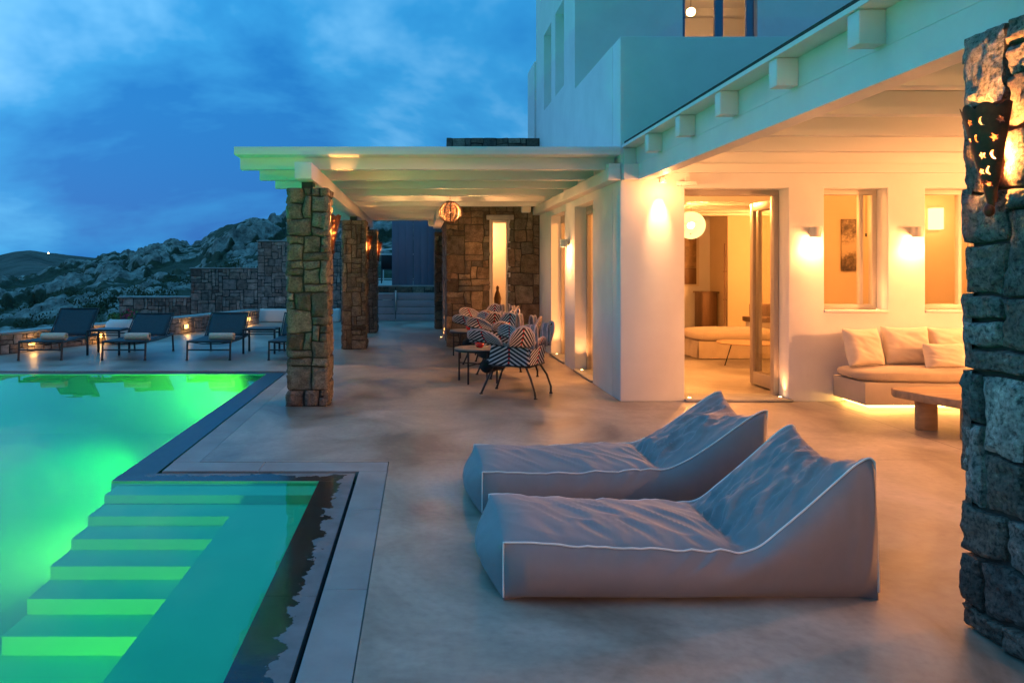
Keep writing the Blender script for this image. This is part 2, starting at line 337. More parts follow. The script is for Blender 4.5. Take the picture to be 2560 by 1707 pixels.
# ---------------------------------------------------------------- stonework generator
def grid1(c, n, half=.1):
    if c in (0, n): return -1.0 if c == 0 else 1.0
    e = max(.8, 1-.0055/half)
    return -e+2*e*(c-1)/(n-2)
def stone_face(mb, O, U, V, Nn, w, h, cell, res=5, depth=.035, gap=.0042, seed=0, wmax=4, hmax=3, holes=()):
    rnd = random.Random(seed); O = Vector(O); U = Vector(U); V = Vector(V); Nn = Vector(Nn)
    nx = max(2, round(w/cell)); ny = max(2, round(h/cell)); cx = w/nx; cy_ = h/ny
    occ = [[False]*nx for _ in range(ny)]
    gx = lambda i: i*cx; gy = lambda j: j*cy_
    for (a, b, c, d) in holes:
        for j in range(ny):
            for i in range(nx):
                if gx(i)+cx*.5 > a and gx(i)+cx*.5 < b and gy(j)+cy_*.5 > c and gy(j)+cy_*.5 < d: occ[j][i] = True
    wgt = rnd.choices
    def warp(u, v):
        k = min(1, u/cell, (w-u)/cell) if w > 0 else 0; k2 = min(1, v/cell, (h-v)/cell)
        a = noise.noise(Vector((u/cell*.55+seed*7.1, v/cell*.55, seed))) ; b = noise.noise(Vector((u/cell*.55, v/cell*.55+seed*3.7, 50+seed)))
        return u+a*cell*.3*max(0, k), v+b*cell*.3*max(0, k2)
    for j in range(ny):
        for i in range(nx):
            if occ[j][i]: continue
            ww = wgt(range(1, wmax+1), weights=[3, 5, 3, 1][:wmax])[0]; hh = wgt(range(1, hmax+1), weights=[4, 4, 2][:hmax])[0]
            if ww == 1 and hh == 1 and rnd.random() < .6: ww = 2 if wmax > 1 else 1
            a = 1
            while a < ww and i+a < nx and not occ[j][i+a]: a += 1
            b = 1
            while b < hh and j+b < ny and all(not occ[j+b][i+q] for q in range(a)): b += 1
            for q in range(b):
                for p in range(a): occ[j+q][i+p] = True
            u0, u1, v0, v1 = gx(i), gx(i+a), gy(j), gy(j+b)
            g = gap*rnd.uniform(.5, 1.6); D = depth*rnd.uniform(.7, 1.2); sd = rnd.random()*100
            tu, tv = rnd.uniform(-.25, .25)*depth, rnd.uniform(-.25, .25)*depth
            j1 = [(rnd.uniform(-1, 1)*gap*.9, rnd.uniform(-1, 1)*gap*.9) for _ in range(4)]
            n = res; base = len(mb.v); rc = rnd.uniform(.12, .26)
            sz = min(u1-u0, v1-v0)
            for r_ in range(n+1):
                for c_ in range(n+1):
                    x = -1+2*c_/n; y = -1+2*r_/n
                    # push samples to the rim, round the corners
                    x, y = grid1(c_, n, (u1-u0)/2), grid1(r_, n, (v1-v0)/2)
                    ex, ey = x, y
                    q = max(0, abs(x)-(1-rc)), max(0, abs(y)-(1-rc)); ql = math.hypot(*q)
                    if ql > rc: 
                        f = rc/ql; ex = math.copysign((1-rc)+q[0]*f, x) if abs(x) > 1-rc else x; ey = math.copysign((1-rc)+q[1]*f, y) if abs(y) > 1-rc else y
                    fu, fv = (ex+1)/2, (ey+1)/2
                    ju = (j1[0][0]*(1-fu)*(1-fv)+j1[1][0]*fu*(1-fv)+j1[2][0]*fu*fv+j1[3][0]*(1-fu)*fv)
                    jv = (j1[0][1]*(1-fu)*(1-fv)+j1[1][1]*fu*(1-fv)+j1[2][1]*fu*fv+j1[3][1]*(1-fu)*fv)
                    uu = u0+g+(u1-u0-2*g)*fu+ju; vv = v0+g+(v1-v0-2*g)*fv+jv
                    uu, vv = warp(uu, vv)
                    m_ = max(abs(ex), abs(ey)); edge = (1-m_**7)
                    if c_ in (0, n) or r_ in (0, n): hN = -depth*.9
                    else:
                        P_ = Vector((uu*14+sd, vv*14, sd))
                        hN = D*(.55+.45*edge)+(noise.fractal(P_*1.6, .8, 2.1, 4)*.42*depth if res > 5 else noise.noise(P_)*.4*depth)+tu*ex+tv*ey
                        if r_ in (1, n-1) or c_ in (1, n-1): hN -= depth*.1
                    mb.v.append(tuple(O+U*uu+V*vv+Nn*hN))
            for r_ in range(n):
                for c_ in range(n):
                    k = base+r_*(n+1)+c_; mb.f.append((k, k+1, k+n+2, k+n+1))
def stone_pillar(name, x0, x1, y0, y1, z1, label, cat, mt, cell, res, group=None, seed=1, depth=.03, faces='LRFB', wmax=3):
    root = empty(name, ((x0+x1)/2, (y0+y1)/2, 0), label, cat, group); cx, cyy = root.location.x, root.location.y
    d = depth; a0, a1, b0, b1 = x0-cx+d, x1-cx-d, y0-cyy+d, y1-cyy-d
    mb = MB()
    e = d*.8
    if 'F' in faces: stone_face(mb, (a0-e, b0, 0), (1,0,0), (0,0,1), (0,-1,0), a1-a0+2*e, z1, cell, res, d, seed=seed, wmax=wmax)
    if 'R' in faces: stone_face(mb, (a1, b0-e, 0), (0,1,0), (0,0,1), (1,0,0), b1-b0+2*e, z1, cell, res, d, seed=seed+1, wmax=wmax)
    if 'B' in faces: stone_face(mb, (a1+e, b1, 0), (-1,0,0), (0,0,1), (0,1,0), a1-a0+2*e, z1, cell, res, d, seed=seed+2, wmax=wmax)
    if 'L' in faces: stone_face(mb, (a0, b1+e, 0), (0,-1,0), (0,0,1), (-1,0,0), b1-b0+2*e, z1, cell, res, d, seed=seed+3, wmax=wmax)
    mb.build('stonework', mt, root, smooth='auto')
    MB().box(a0+d*.15, a1-d*.15, b0+d*.15, b1-d*.15, 0, z1-.005).build('mortar_core', M['mortar'], root)
    return root

# ---------------------------------------------------------------- ground, terrace, pool
XW, YW = -2.19, 5.38          # inner corner of the pool
XE = -.72; YF = 10.75; XL = -8.7; YN = -2.5
slab = MB()
slab.box(-.245, 13, -4, 5.87, -.16, 0); slab.box(-1.705, 13, 5.87, 10.985, -.16, 0); slab.prism([(13,10.985),(13,22.2),(-4.5,22.2),(-4.5,20.3),(-5.55,17.0),(-7.35,13.0),(-8.25,10.985)], -.16, 0)
tag(slab.build('terrace', M['concrete']), kind='structure')
band = MB()
segs = [-4, -2.2, -.7, .75, 2.15, 3.55, 4.72, 5.605]
for a, b in zip(segs, segs[1:]): band.box(-.455, -.249, a+.0015, b-.0015, -.06, -.002)
xs = [-1.911, -1.2, -.249]
for a, b in zip(xs, xs[1:]): band.box(a+.0015, b-.0015, 5.609, 5.866, -.06, -.002)
ys = [5.87, 6.9, 8.0, 9.1, 10.1, 10.98]
for a, b in zip(ys, ys[1:]): band.box(-1.915, -1.709, a+.0015, b-.0015, -.06, -.002)
tag(band.build('pool_surround_band', M['band'], bevel=.003, seg=1), kind='structure')
c1 = coping_mat('coping_near', 0, XE, 1, .15, .06); c2 = coping_mat('coping_cross', 1, YW, 1, .15, .07, .24); c3 = coping_mat('coping_long', 0, XW, 1, .6, .10, .28)
mb = MB(); g = .0015
for a, b in zip([-4, -1.6, .2, 1.5, 2.75, 3.5, 4.5], [-1.6, .2, 1.5, 2.75, 3.5, 4.5, 5.38]): mb.box(XE, -.48, a+g, b-g, -.2, -.012)
mb.poly([(XE, 5.38, -.012), (-.48, 5.38, -.012), (-.48, 5.58, -.012)])
tag(mb.build('pool_coping', c1), kind='structure')
mb = MB().poly([(XW, 5.38, -.012), (XE, 5.38, -.012), (-.48, 5.58, -.012), (-1.94, 5.58, -.012)])
tag(mb.build('pool_coping', c2), kind='structure')
mb = MB().poly([(XW, 5.38, -.012), (-1.94, 5.58, -.012), (-1.94, 10.96, -.012), (XW, 10.75, -.012)]).poly([(XW, 10.75, -.012), (-1.94, 10.96, -.012), (XL, 10.96, -.012), (XL, 10.75, -.012)])
tag(mb.build('pool_coping', c3), kind='structure')
mb = MB(); zb = -.14
mb.quad((-.48, -4, zb), (-.44, -4, zb), (-.44, 5.62, zb), (-.48, 5.62, zb)).quad((-1.95, 5.57, zb), (-.44, 5.57, zb), (-.44, 5.62, zb), (-1.95, 5.62, zb))
mb.quad((-1.95, 5.6, zb), (-1.90, 5.6, zb), (-1.90, 11, zb), (-1.95, 11, zb)).quad((XL, 10.95, zb), (-1.9, 10.95, zb), (-1.9, 11, zb), (XL, 11, zb))
tag(mb.build('overflow_channel', M['slot']), kind='structure')
# basin
ZB = -.85
T = [(.046, 5.16), (.108, 4.91), (.169, 4.67), (.234, 4.41), (.31, 4.15), (.393, 3.90)]
mb = MB(); zs0 = -.012
def q(*p): mb.quad(*p)
q((XL, YN, ZB), (XW+.04, YN, ZB), (XW+.04, YF, ZB), (XL, YF, ZB))                                   # floor
q((XL, YF, ZB), (XW, YF, ZB), (XW, YF, zs0), (XL, YF, zs0))                                # far wall
q((XW, YF, ZB), (XW, YW, ZB), (XW, YW, zs0), (XW, YF, zs0))                                # long wall
q((XE, YW, ZB), (XE, YN, ZB), (XE, YN, -.012), (XE, YW, -.012))                              # near long wall
q((XE, YN, ZB), (XL, YN, ZB), (XL, YN, zs0), (XE, YN, zs0))
q((XL, YN, ZB), (XL, YF, ZB), (XL, YF, zs0), (XL, YN, zs0))
# bench (right) and steps
XB = -1.235; XS = -2.15
q((XB, YN, -.108), (XE, YN, -.108), (XE, 5.16, -.108), (XB, 5.16, -.108)); q((XB, YN, ZB), (XB, 5.16, ZB), (XB, 5.16, -.108), (XB, YN, -.108))
yprev = 5.38; zprev = 0
pp = [(5.38, -.012)]
for k, (z, y) in enumerate(T):
    pp.append((yprev, -z)); pp.append((y, -z)); yprev = y
pp.append((3.90, -.49)); pp.append((2.9, -.49)); pp.append((2.9, ZB))
for (ya, za_), (yb, zb_) in zip(pp, pp[1:]):
    x1 = XE if za_ > -.05 and zb_ > -.12 and ya >= 5.16 else XB
    q((XS, ya, za_), (XS, yb, zb_), (x1, yb, zb_), (x1, ya, za_))
side = [(XS, 5.38, ZB)] + [(XS, y, z) for (y, z) in pp]
mb.poly(side); q((XW, 5.38, ZB), (XS, 5.38, ZB), (XS, 5.38, -.012), (XW, 5.38, -.012))
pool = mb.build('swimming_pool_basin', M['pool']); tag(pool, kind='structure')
e = .012
mb = MB().prism([(XL-e, YN-e), (XE+e, YN-e), (XE+e, YW+e), (XW+e, YW+e), (XW+e, YF+e), (XL-e, YF+e)], ZB-.05, -.02)
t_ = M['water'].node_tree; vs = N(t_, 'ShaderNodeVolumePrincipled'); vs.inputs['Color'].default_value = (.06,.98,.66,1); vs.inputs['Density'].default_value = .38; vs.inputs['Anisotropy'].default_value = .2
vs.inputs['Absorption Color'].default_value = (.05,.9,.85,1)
t_.links.new(vs.outputs[0], [n for n in t_.nodes if n.type == 'OUTPUT_MATERIAL'][0].inputs['Volume'])
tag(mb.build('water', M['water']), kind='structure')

def lamp(name, loc, power, color=WARM, r=.05, typ='POINT', parent=None, size=90, blend=.5, rot=None):
    d = bpy.data.lights.new(name, typ); d.energy = power; d.color = color; d.shadow_soft_size = r
    if typ == 'SPOT': d.spot_size = R(size); d.spot_blend = blend
    o = bpy.data.objects.new(name, d); col.objects.link(o); o.location = loc
    if rot: o.rotation_euler = rot
    if parent: o.parent = parent
    return o
GREEN = (.46, 1, .08); TEAL_FILL = (.0, 1, .38)  # teal lamps are added to give the water its base glow
plamps = [((-2.20, 6.5, -.40), (-1,0,-.22), 260, GREEN, 'round underwater lamp on the long pool wall past the steps'),
          ((-1.25, 1.5, -.20), (-.28,1,-.02), 460, GREEN, 'round underwater lamp on the bench side facing the pool steps'),
          ((-2.20, 9.9, -.35), (-1,.15,-.15), 330, GREEN, 'round underwater lamp on the long pool wall near the far corner'),
          ((-8.68, 9.0, -.45), (1,0,-.12), 430, TEAL_FILL, 'added teal fill lamp in the left pool wall near the loungers'),
          ((-8.68, 5.4, -.45), (1,0,-.12), 430, TEAL_FILL, 'added teal fill lamp in the left pool wall at its middle'),
          ((-4.6, -2.48, -.45), (0,1,-.1), 900, TEAL_FILL, 'added teal fill lamp in the near pool wall left of the steps')]
for (p, n, e, c, lb_) in plamps:
    root = empty('pool_lamp', p, lb_, 'pool lamp', 'underwater pool lamps')
    nv = Vector((n[0], n[1], 0)).normalized(); rot = nv.to_track_quat('Z', 'Y').to_matrix().to_4x4()
    fx = MB().lathe([(0,.012),(.075,.010),(.078,0)], n=20).build('lamp_face', M['poolface'], root, smooth=True); fx.matrix_local = rot
    rg = MB().lathe([(.08,.0),(.08,.016),(.1,.014),(.1,0)], n=20).build('lamp_ring', M['steel'], root, smooth=True); rg.matrix_local = rot
    lamp('pool_light', tuple(nv*.03), e, c, .06, 'SPOT', root, size=150, blend=.6, rot=Vector(n).to_track_quat('-Z', 'Y').to_euler())

# ---------------------------------------------------------------- hillside
SIL = [(-1500,700),(-600,690),(-200,690),(0,687),(60,682),(90,675),(114,663),(163,646.5),(237,638),(257,626),(286,624),(326,634),(359,620),(408,610),(441,602),(474,602),(498,597.5),(530,573),(563,555),(612,544.5),(653,542),(694,536),(760,520),(850,500),(950,490),(1200,480),(1500,500)]
def interp(tab, x):
    if x <= tab[0][0]: return tab[0][1]
    for (a, b), (c, d) in zip(tab, tab[1:]):
        if x <= c: return b+(d-b)*(x-a)/(c-a)
    return tab[-1][1]
def hill():
    mb = MB(); NT, NR = 760, 300; rock = []
    for i in range(NT+1):
        px = -900+2300*i/NT; t = (px-VX)/F
        D = 62+8*math.sin(px*.004); s = (VY-interp(SIL, px))/F; zc_ = H+s*D
        for j in range(NR+1):
            r = j/NR; r = r**1.25
            Y = 23+(D+14-23)*r; X = t*Y
            k = (Y-23)/(D-23); z0 = -1.3+.9*min(1, max(0, (px+100)/900))
            if k <= 1: z = z0+(zc_-z0)*(k*.9+.1*k*k)
            else: z = zc_-(k-1)*9
            # jointed boulders: flattened cells tilted down to the left
            P1 = Vector((X*.30+Y*.06, Y*.30, z*.75)); 
            ds, ps = noise.voronoi(P1); b1 = min(1, (ds[1]-ds[0])*2.6); c1_ = noise.cell(ps[0]*3.1)
            P2 = Vector((X*.95+Y*.2, Y*.85, z*2.2+7)); ds2, ps2 = noise.voronoi(P2); b2 = min(1, (ds2[1]-ds2[0])*2.6)
            m_ = .5+.5*noise.noise(Vector((X*.09, Y*.09, 3.3)))
            big = noise.fractal(Vector((X*.12, Y*.12, 0)), 1, 2, 4)
            amp = min(1, .25+k*1.4)
            cov = noise.noise(Vector((X*.16, Y*.20, 9)))*1.1+.42+.2*noise.noise(Vector((X*.8, Y*.8, 1)))
            cov = max(0, min(1, cov*1.5))
            P4 = Vector((X*2.3+Y*.3, Y*2.0, z*4)); ds4, _ = noise.voronoi(P4); b4 = min(1, (ds4[1]-ds4[0])*2.6)
            h = (b1**.5*.95*(.4+c1_)+b2**.45*.42*(.5+noise.cell(ps2[0]*5.1))+b4**.5*.13)*cov*amp
            if k > .9: fade = 1-.45*min(1, (k-.9)/.1)
            else: fade = 1
            mb.v.append((X, Y, z+big*.35*amp+h*fade-.35*amp))
            rock.append(max(0, min(1, cov*1.6*min(b1*1.6, b2*2.2+.25)-.12)))
    for i in range(NT):
        for j in range(NR):
            a = i*(NR+1)+j; mb.f.append((a, a+NR+1, a+NR+2, a+1))
    m, t_, b, o = newmat('rocky_hillside'); l = t_.links.new
    at = N(t_, 'ShaderNodeAttribute', attribute_name='rock'); tc_ = N(t_, 'ShaderNodeTexCoord')
    n = N(t_, 'ShaderNodeTexNoise'); n.inputs['Scale'].default_value = 1.6; n.inputs['Detail'].default_value = 9; n.inputs['Roughness'].default_value = .7; l(tc_.outputs['Object'], n.inputs['Vector'])
    rk = ramp(t_, [(.3, (.05,.045,.04)), (.5, (.24,.215,.185)), (.7, (.52,.475,.42))]); l(n.outputs[0], rk.inputs[0])
    gr = ramp(t_, [(.3, (.012,.022,.012)), (.55, (.035,.05,.022)), (.75, (.10,.09,.045))]); l(n.outputs[0], gr.inputs[0])
    ad_ = N(t_, 'ShaderNodeMath', operation='ADD'); sb = N(t_, 'ShaderNodeMath', operation='MULTIPLY_ADD', i_1=.5, i_2=-.25); l(n.outputs[0], sb.inputs[0]); l(at.outputs['Fac'], ad_.inputs[0]); l(sb.outputs[0], ad_.inputs[1])
    rr = ramp(t_, [(.3, 0), (.5, 1)]); l(ad_.outputs[0], rr.inputs[0])
    mx = N(t_, 'ShaderNodeMix', data_type='RGBA'); l(rr.outputs[0], mx.inputs[0]); l(gr.outputs[0], mx.inputs[6]); l(rk.outputs[0], mx.inputs[7]); l(mx.outputs[2], b.inputs['Base Color'])
    b.inputs['Roughness'].default_value = .9
    bp = N(t_, 'ShaderNodeBump'); bp.inputs['Strength'].default_value = .9; bp.inputs['Distance'].default_value = .25; l(n.outputs[0], bp.inputs['Height']); l(bp.outputs[0], b.inputs['Normal'])
    o_ = mb.build('hillside', m, smooth='auto')
    a_ = o_.data.attributes.new('rock', 'FLOAT', 'POINT'); a_.data.foreach_set('value', rock)
    tag(o_, kind='structure')
hill()
FSIL = [(-900,640),(-300,632),(0,636),(41,626),(73,623),(98,626),(118,630),(163,636),(216,641.6),(300,650),(600,660)]
def farhill():
    mb = MB(); NT, NR = 160, 40
    for i in range(NT+1):
        px = -900+1500*i/NT; t = (px-VX)/F; D = 300; zc_ = H+(VY-interp(FSIL, px))/F*D
        for j in range(NR+1):
            k = j/NR*1.15; Y = 130+(D-130)*k; X = t*Y; z0 = -16
            z = z0+(zc_-z0)*min(k, 1)**.8-(max(0, k-1)*40)
            z += noise.fractal(Vector((X*.03, Y*.03, 1)), 1, 2, 5)*(2.2 if k < .93 else .5)
            mb.v.append((X, Y, z))
    for i in range(NT):
        for j in range(NR):
            a = i*(NR+1)+j; mb.f.append((a, a+NR+1, a+NR+2, a+1))
    tag(mb.build('hills', pmat('far_hill', (.075,.075,.06), .95, var=.6, scale=.06, bump=1, bscale=.2, bdist=2), smooth=True), kind='structure')
farhill()
mb = MB().quad((-3000,-200,-18), (3000,-200,-18), (3000,5000,-18), (-3000,5000,-18))
tag(mb.build('ground', pmat('scrub_ground', (.05,.055,.035), .95, var=.5, scale=.02, bump=0)), kind='structure')
def bank():
    mb = MB(); n = 90
    p = Vector((-8.4, 10.985)); q_ = Vector((-4.6, 20.2))
    def f(u, v):
        a = Vector((-9.6, 7.5)).lerp(Vector((-4.15, 21.2)), min(1, u*1.12)) if u < .89 else Vector((-4.15, 21.2)).lerp(Vector((-3.9, 24)), (u-.89)/.11)
        x = a.x-.32-v*14; y = a.y+v*2.5
        return (x, y, .16-1.9*v**.8+.14*noise.fractal(Vector((x*1.1, y*1.1, 0)), 1, 2, 5)*min(1, v*14))
    mb.sheet(f, 120, 160); mb.uv = {}
    tag(mb.build('scrub_bank', pmat('scrub_bank_soil', (.085,.08,.05), .95, var=.7, scale=3, bump=1, bscale=12, bdist=.06), smooth=True), kind='structure')
bank()
mb = MB().quad((-40,-20,-2.2), (60,-20,-2.2), (60,24,-2.2), (-40,24,-2.2))
tag(mb.build('scrub_slope', pmat('scrub_soil', (.07,.065,.045), .95, var=.5, scale=1, bump=.6, bscale=6, bdist=.1)), kind='structure')
for (px, py, D, lb) in ((121,633,255,'tiny bright house light on the far hill'), (316,627.5,75,'tiny house light just behind the rocky ridge')):
    x, z = (px-VX)/F*D, H+(VY-py)/F*D
    rt = empty('distant_lamp', (x, D, z-.5 if D < 100 else z-2), lb, 'lamp')
    MB().tube([(0,0,0), (0,0,.4 if D < 100 else 1.6)], .03, 6).build('pole', M['black'], rt)
    MB().blob((0,0,.5 if D < 100 else 2), .04 if D < 100 else .2, 1, 0).build('bulb', M['bulb'], rt, smooth=True)

# ---------------------------------------------------------------- house
def wall(mb, axis, p0, p1, u0, u1, z0, z1, holes=()):
    """wall slab; axis 'y' = frontal (normal along Y, u=X), axis 'x' = side wall (normal along X, u=Y)"""
    us = sorted({u0, u1} | {a for h_ in holes for a in h_[:2]}); zs = sorted({z0, z1} | {a for h_ in holes for a in h_[2:]})
    P = (lambda u, p, z: (u, p, z)) if axis == 'y' else (lambda u, p, z: (p, u, z))
    inh = lambda i, j: any(us[i] >= h_[0]-1e-6 and us[i+1] <= h_[1]+1e-6 and zs[j] >= h_[2]-1e-6 and zs[j+1] <= h_[3]+1e-6 for h_ in holes)
    nu, nz = len(us)-1, len(zs)-1
    solid = lambda i, j: 0 <= i < nu and 0 <= j < nz and not inh(i, j)
    for i in range(nu):
        for j in range(nz):
            if not solid(i, j): continue
            a, b, c, d = us[i], us[i+1], zs[j], zs[j+1]
            mb.quad(P(a,p0,c), P(b,p0,c), P(b,p0,d), P(a,p0,d)); mb.quad(P(a,p1,c), P(a,p1,d), P(b,p1,d), P(b,p1,c))
            if not solid(i-1, j): mb.quad(P(a,p0,c), P(a,p0,d), P(a,p1,d), P(a,p1,c))
            if not solid(i+1, j): mb.quad(P(b,p0,c), P(b,p1,c), P(b,p1,d), P(b,p0,d))
            if not solid(i, j-1): mb.quad(P(a,p0,c), P(a,p1,c), P(b,p1,c), P(b,p0,c))
            if not solid(i, j+1): mb.quad(P(a,p0,d), P(b,p0,d), P(b,p1,d), P(a,p1,d))
FY = 8.495; SX = 2.23
house = empty('villa', (SX, FY, 0), 'white plastered two storey villa with lit glass door beside the terrace', 'house')
house_off = Vector((-SX, -FY, 0))
def hb(mb, name, mt, parent=None, **kw):
    mb.v = [(x-SX, y-FY, z) for (x, y, z) in mb.v]
    return mb.build(name, mt, parent or house, **kw)
DOOR = (2.951, 4.11, 0.0, 2.385); W1 = (4.51, 5.22, .993, 2.385); W2 = (5.64, 6.35, .993, 2.385)
mb = MB(); wall(mb, 'y', FY, FY+.35, SX, 10.5, 0, 4.077, [DOOR, W1, W2]); hb(mb, 'front_wall', M['plaster'], weld=.0005, bevel=.012, normals=True)
OA = (11.77, 13.0, 0.0, 2.37); OB = (9.85, 11.0, 0.0, 2.37)
mb = MB(); wall(mb, 'x', SX, SX+.3, FY+.35, 14.7, 0, 4.077, [OA, OB]); hb(mb, 'side_wall', M['plaster'], weld=.0005, normals=True)
mb = MB(); wall(mb, 'x', SX, SX+.3, 11.0, 14.7, 4.077, 8.2, [(11.84,12.6,4.33,5.685), (12.99,13.76,4.33,5.685)]); hb(mb, 'upper_side_wall', M['plaster'], weld=.0005, normals=True)
mb = MB().box(2.197, 2.6, 14.701, 15.6, 3.0, 5.47); hb(mb, 'rear_wing', M['plaster'])
mb = MB(); wall(mb, 'y', 11.0, 11.3, SX+.3, 10.5, 3.0, 8.2, [(3.79, 4.875, 3.05, 6.35)]); hb(mb, 'upper_front_wall', M['plaster'], weld=.0005, normals=True)
mb = MB().box(SX+.3, 10.5, FY+.35, 19.2, 2.80, 3.0); hb(mb, 'floor_slab', M['plaster'])
mb = MB().box(10.2, 10.5, FY+.35, 19.2, .02, 2.80).box(SX+.3, 10.2, 18.8, 19.1, .02, 2.80).box(2.23, 2.53, 15.6, 19.2, 0, 2.8); hb(mb, 'rear_wall', M['plaster'])
mb = MB().box(SX+.32, 10.2, FY+.36, 18.8, .004, .022); hb(mb, 'interior_floor', M['concrete'])
om = pmat('lamplit_wall_tint', (.66,.54,.36), .8, var=.05, scale=1.5); hb(MB().box(6.0, 10.2, 12.2, 12.4, .022, 2.80), 'partition_wall', om); hb(MB().prism([(7.15,17.7),(10.2,17.7),(10.2,17.9),(7.35,17.9),(7.35,18.79),(7.15,18.79)], .022, 2.79), 'partition_wall', om)  # white plaster walls, with the orange of the lamplight put into their colour
# upper room
mb = MB(); mb.box(SX+.3, 8, 15.0, 15.2, 3.0, 6.5); mb.box(8, 8.2, 11.3, 15.2, 3.0, 6.5); mb.box(SX+.3, 8.2, 11.3, 15.2, 6.5, 6.6); hb(mb, 'upper_room', M['plaster'])
mb = MB(); [mb.box(SX+.3, 8, y, y+.12, 6.36, 6.5) for y in (12.0, 12.9, 13.8, 14.7)]; hb(mb, 'ceiling_beams', M['wood_white'])
# interior ceiling beams
mb = MB(); [mb.box(SX+.3, 10.2, y, y+.12, 2.66, 2.80) for y in (13.5, 14.4, 15.3, 16.2, 17.1)]; hb(mb, 'ceiling_beams', M['wood_white'])
def framed(name, x0, x1, z0, z1, y, mt, wd=.07, dp=.06, mull=(), sash=None, glass=True, root=None):
    f = MB(); f.box(x0, x1, y, y+dp, z1-wd, z1).box(x0, x0+wd, y, y+dp, z0, z1-wd).box(x1-wd, x1, y, y+dp, z0, z1-wd)
    if z0 > .2: f.box(x0+wd, x1-wd, y, y+dp, z0, z0+wd)
    for (a, b) in mull: f.box(a, b, y+.006, y+dp-.006, z0+(wd if z0 > .2 else 0), z1-wd)
    o = hb(f, name, mt, bevel=.004)
    if glass:
        gm = MB().box(x0+wd, x1-wd, y+dp*.5, y+dp*.5+.006, z0+(wd if z0 > .2 else .01), z1-wd); gm = hb(gm, 'pane', M['glass'], o)
        o.name = name
    return o
# ground floor windows
def ghb(p): return p
w1 = framed('window', W1[0]+.004, W1[1]-.004, W1[2]+.03, W1[3]-.002, FY+.20, M['frame_pale'], .055, .07, [(W1[1]-.20, W1[1]-.155)])
w2 = framed('window', W2[0]+.004, W2[1]-.004, W2[2]+.03, W2[3]-.002, FY+.20, M['frame_pale'], .055, .07, [(W2[1]-.20, W2[1]-.155)])
for Wn, pr in ((W1, w1), (W2, w2)):
    mb = MB().box(Wn[0]-.0, Wn[1], FY-.015, FY+.27, Wn[2]-.0, Wn[2]+.028); mb = hb(mb, 'sill', M['plaster'], pr, bevel=.005)
# terrace door
dr = framed('door_frame', DOOR[0]+.003, DOOR[1]-.003, .03, DOOR[3]-.003, FY+.22, M['frame'], .06, .09, glass=False)
mb = MB().box(DOOR[0]-.002, DOOR[1]+.03, FY-.06, FY+.36, .003, .032); hb(mb, 'threshold', M['band'], bevel=.006)
def leaf(x, y0, y1, nm):
    f = MB(); wd = .09
    f.box(x, x+.045, y0, y0+wd, .045, 2.30).box(x, x+.045, y1-wd, y1, .045, 2.30).box(x, x+.045, y0+wd, y1-wd, .045, .20).box(x, x+.045, y0+wd, y1-wd, 2.2, 2.30)
    o = hb(f, nm, M['frame'], bevel=.004)
    hb(MB().box(x+.02, x+.026, y0+wd, y1-wd, .20, 2.2), 'pane', M['glass'], o)
    hb(MB().box(x-.03, x-.018, y0+.03, y0+.045, .98, 1.12).box(x-.018, x, y0+.03, y0+.045, 1.04, 1.055), 'handle', M['steel'], o)
leaf(4.165, 8.86, 9.62, 'folding_door'); leaf(4.235, 8.90, 9.62, 'folding_door')
# side wall glazed doors
for (a, b) in ((OA[0], OA[1]), (OB[0], OB[1])):
    f = MB(); x = SX+.16; wd = .06
    f.box(x, x+.07, a+.003, a+wd, .03, 2.31).box(x, x+.07, b-wd, b-.003, .03, 2.31).box(x, x+.07, a+wd, b-wd, 2.31-wd, 2.31).box(x+.004, x+.066, (a+b)/2-.03, (a+b)/2+.03, .03, 2.31-wd)
    f.box(x, x+.07, a+.003, b-.003, 2.311, 2.367)
    o = hb(f, 'glazed_door', M['frame'], bevel=.004)
    hb(MB().box(x+.03, x+.036, a+wd, b-wd, .03, 2.31-wd), 'pane', M['glass'], o)
    hb(MB().box(SX-.03, SX+.3, a+.004, b-.004, .003, .03), 'threshold', M['band'], bevel=.004)
# upper windows
o = framed('window', 3.80, 4.865, 3.06, 6.34, 11.1, M['frame_blue'], .06, .07, [(4.30, 4.42)])
o = MB()
hb(MB().box(4.71, 4.80, 11.0, 11.05, 3.07, 6.3), 'open_shutter_edge', M['frame_blue'])
for a in (11.84, 12.99):
    hb(MB().box(SX+.22, SX+.26, a+.004, a+.74, 4.335, 5.68), 'window_shutter', M['plaster'])

# stone rear part with slit window
def stone_wall(name, segs_, label, cat, mt, cell, res, cap=None, seed=5, depth=.03, group=None, origin=(0,0,0)):
    root = empty(name, origin, label, cat, group); mb = MB(); O = Vector(origin)
    for (o_, u_, n_, w_, h_, holes) in segs_: stone_face(mb, Vector(o_)-O, u_, (0,0,1), n_, w_, h_, cell, res, depth, seed=seed, holes=holes); seed += 1
    mb.build('stonework', mt, root, smooth='auto'); return root
SW = (1.29, 1.68, .59, 2.385)
sw = stone_wall('stone_wing', [((.5-.025, 14.27, 0), (1,0,0), (0,-1,0), SX-.5+.02, 3.93, [(SW[0]-.5, SW[1]-.5, SW[2], SW[3])]),
    ((.53, 18.0, 0), (0,-1,0), (-1,0,0), 3.75, 3.93, [])], 'brown rubble stone wing with a tall narrow lit window behind the chairs', 'stone wing', M['stone_brown'], .115, 5, origin=(1.3,14.3,0), seed=11)
def lb(mb, name, mt, root, **kw):
    o = root.location; mb.v = [(x-o.x, y-o.y, z-o.z) for (x, y, z) in mb.v]; return mb.build(name, mt, root, **kw)
mb = MB(); wall(mb, 'y', 14.275, 14.60, .53, SX, 0, 3.92, [SW]); wall(mb, 'x', .535, .80, 14.62, 18.0, 0, 3.92); lb(mb, 'mortar_core', M['mortar'], sw)
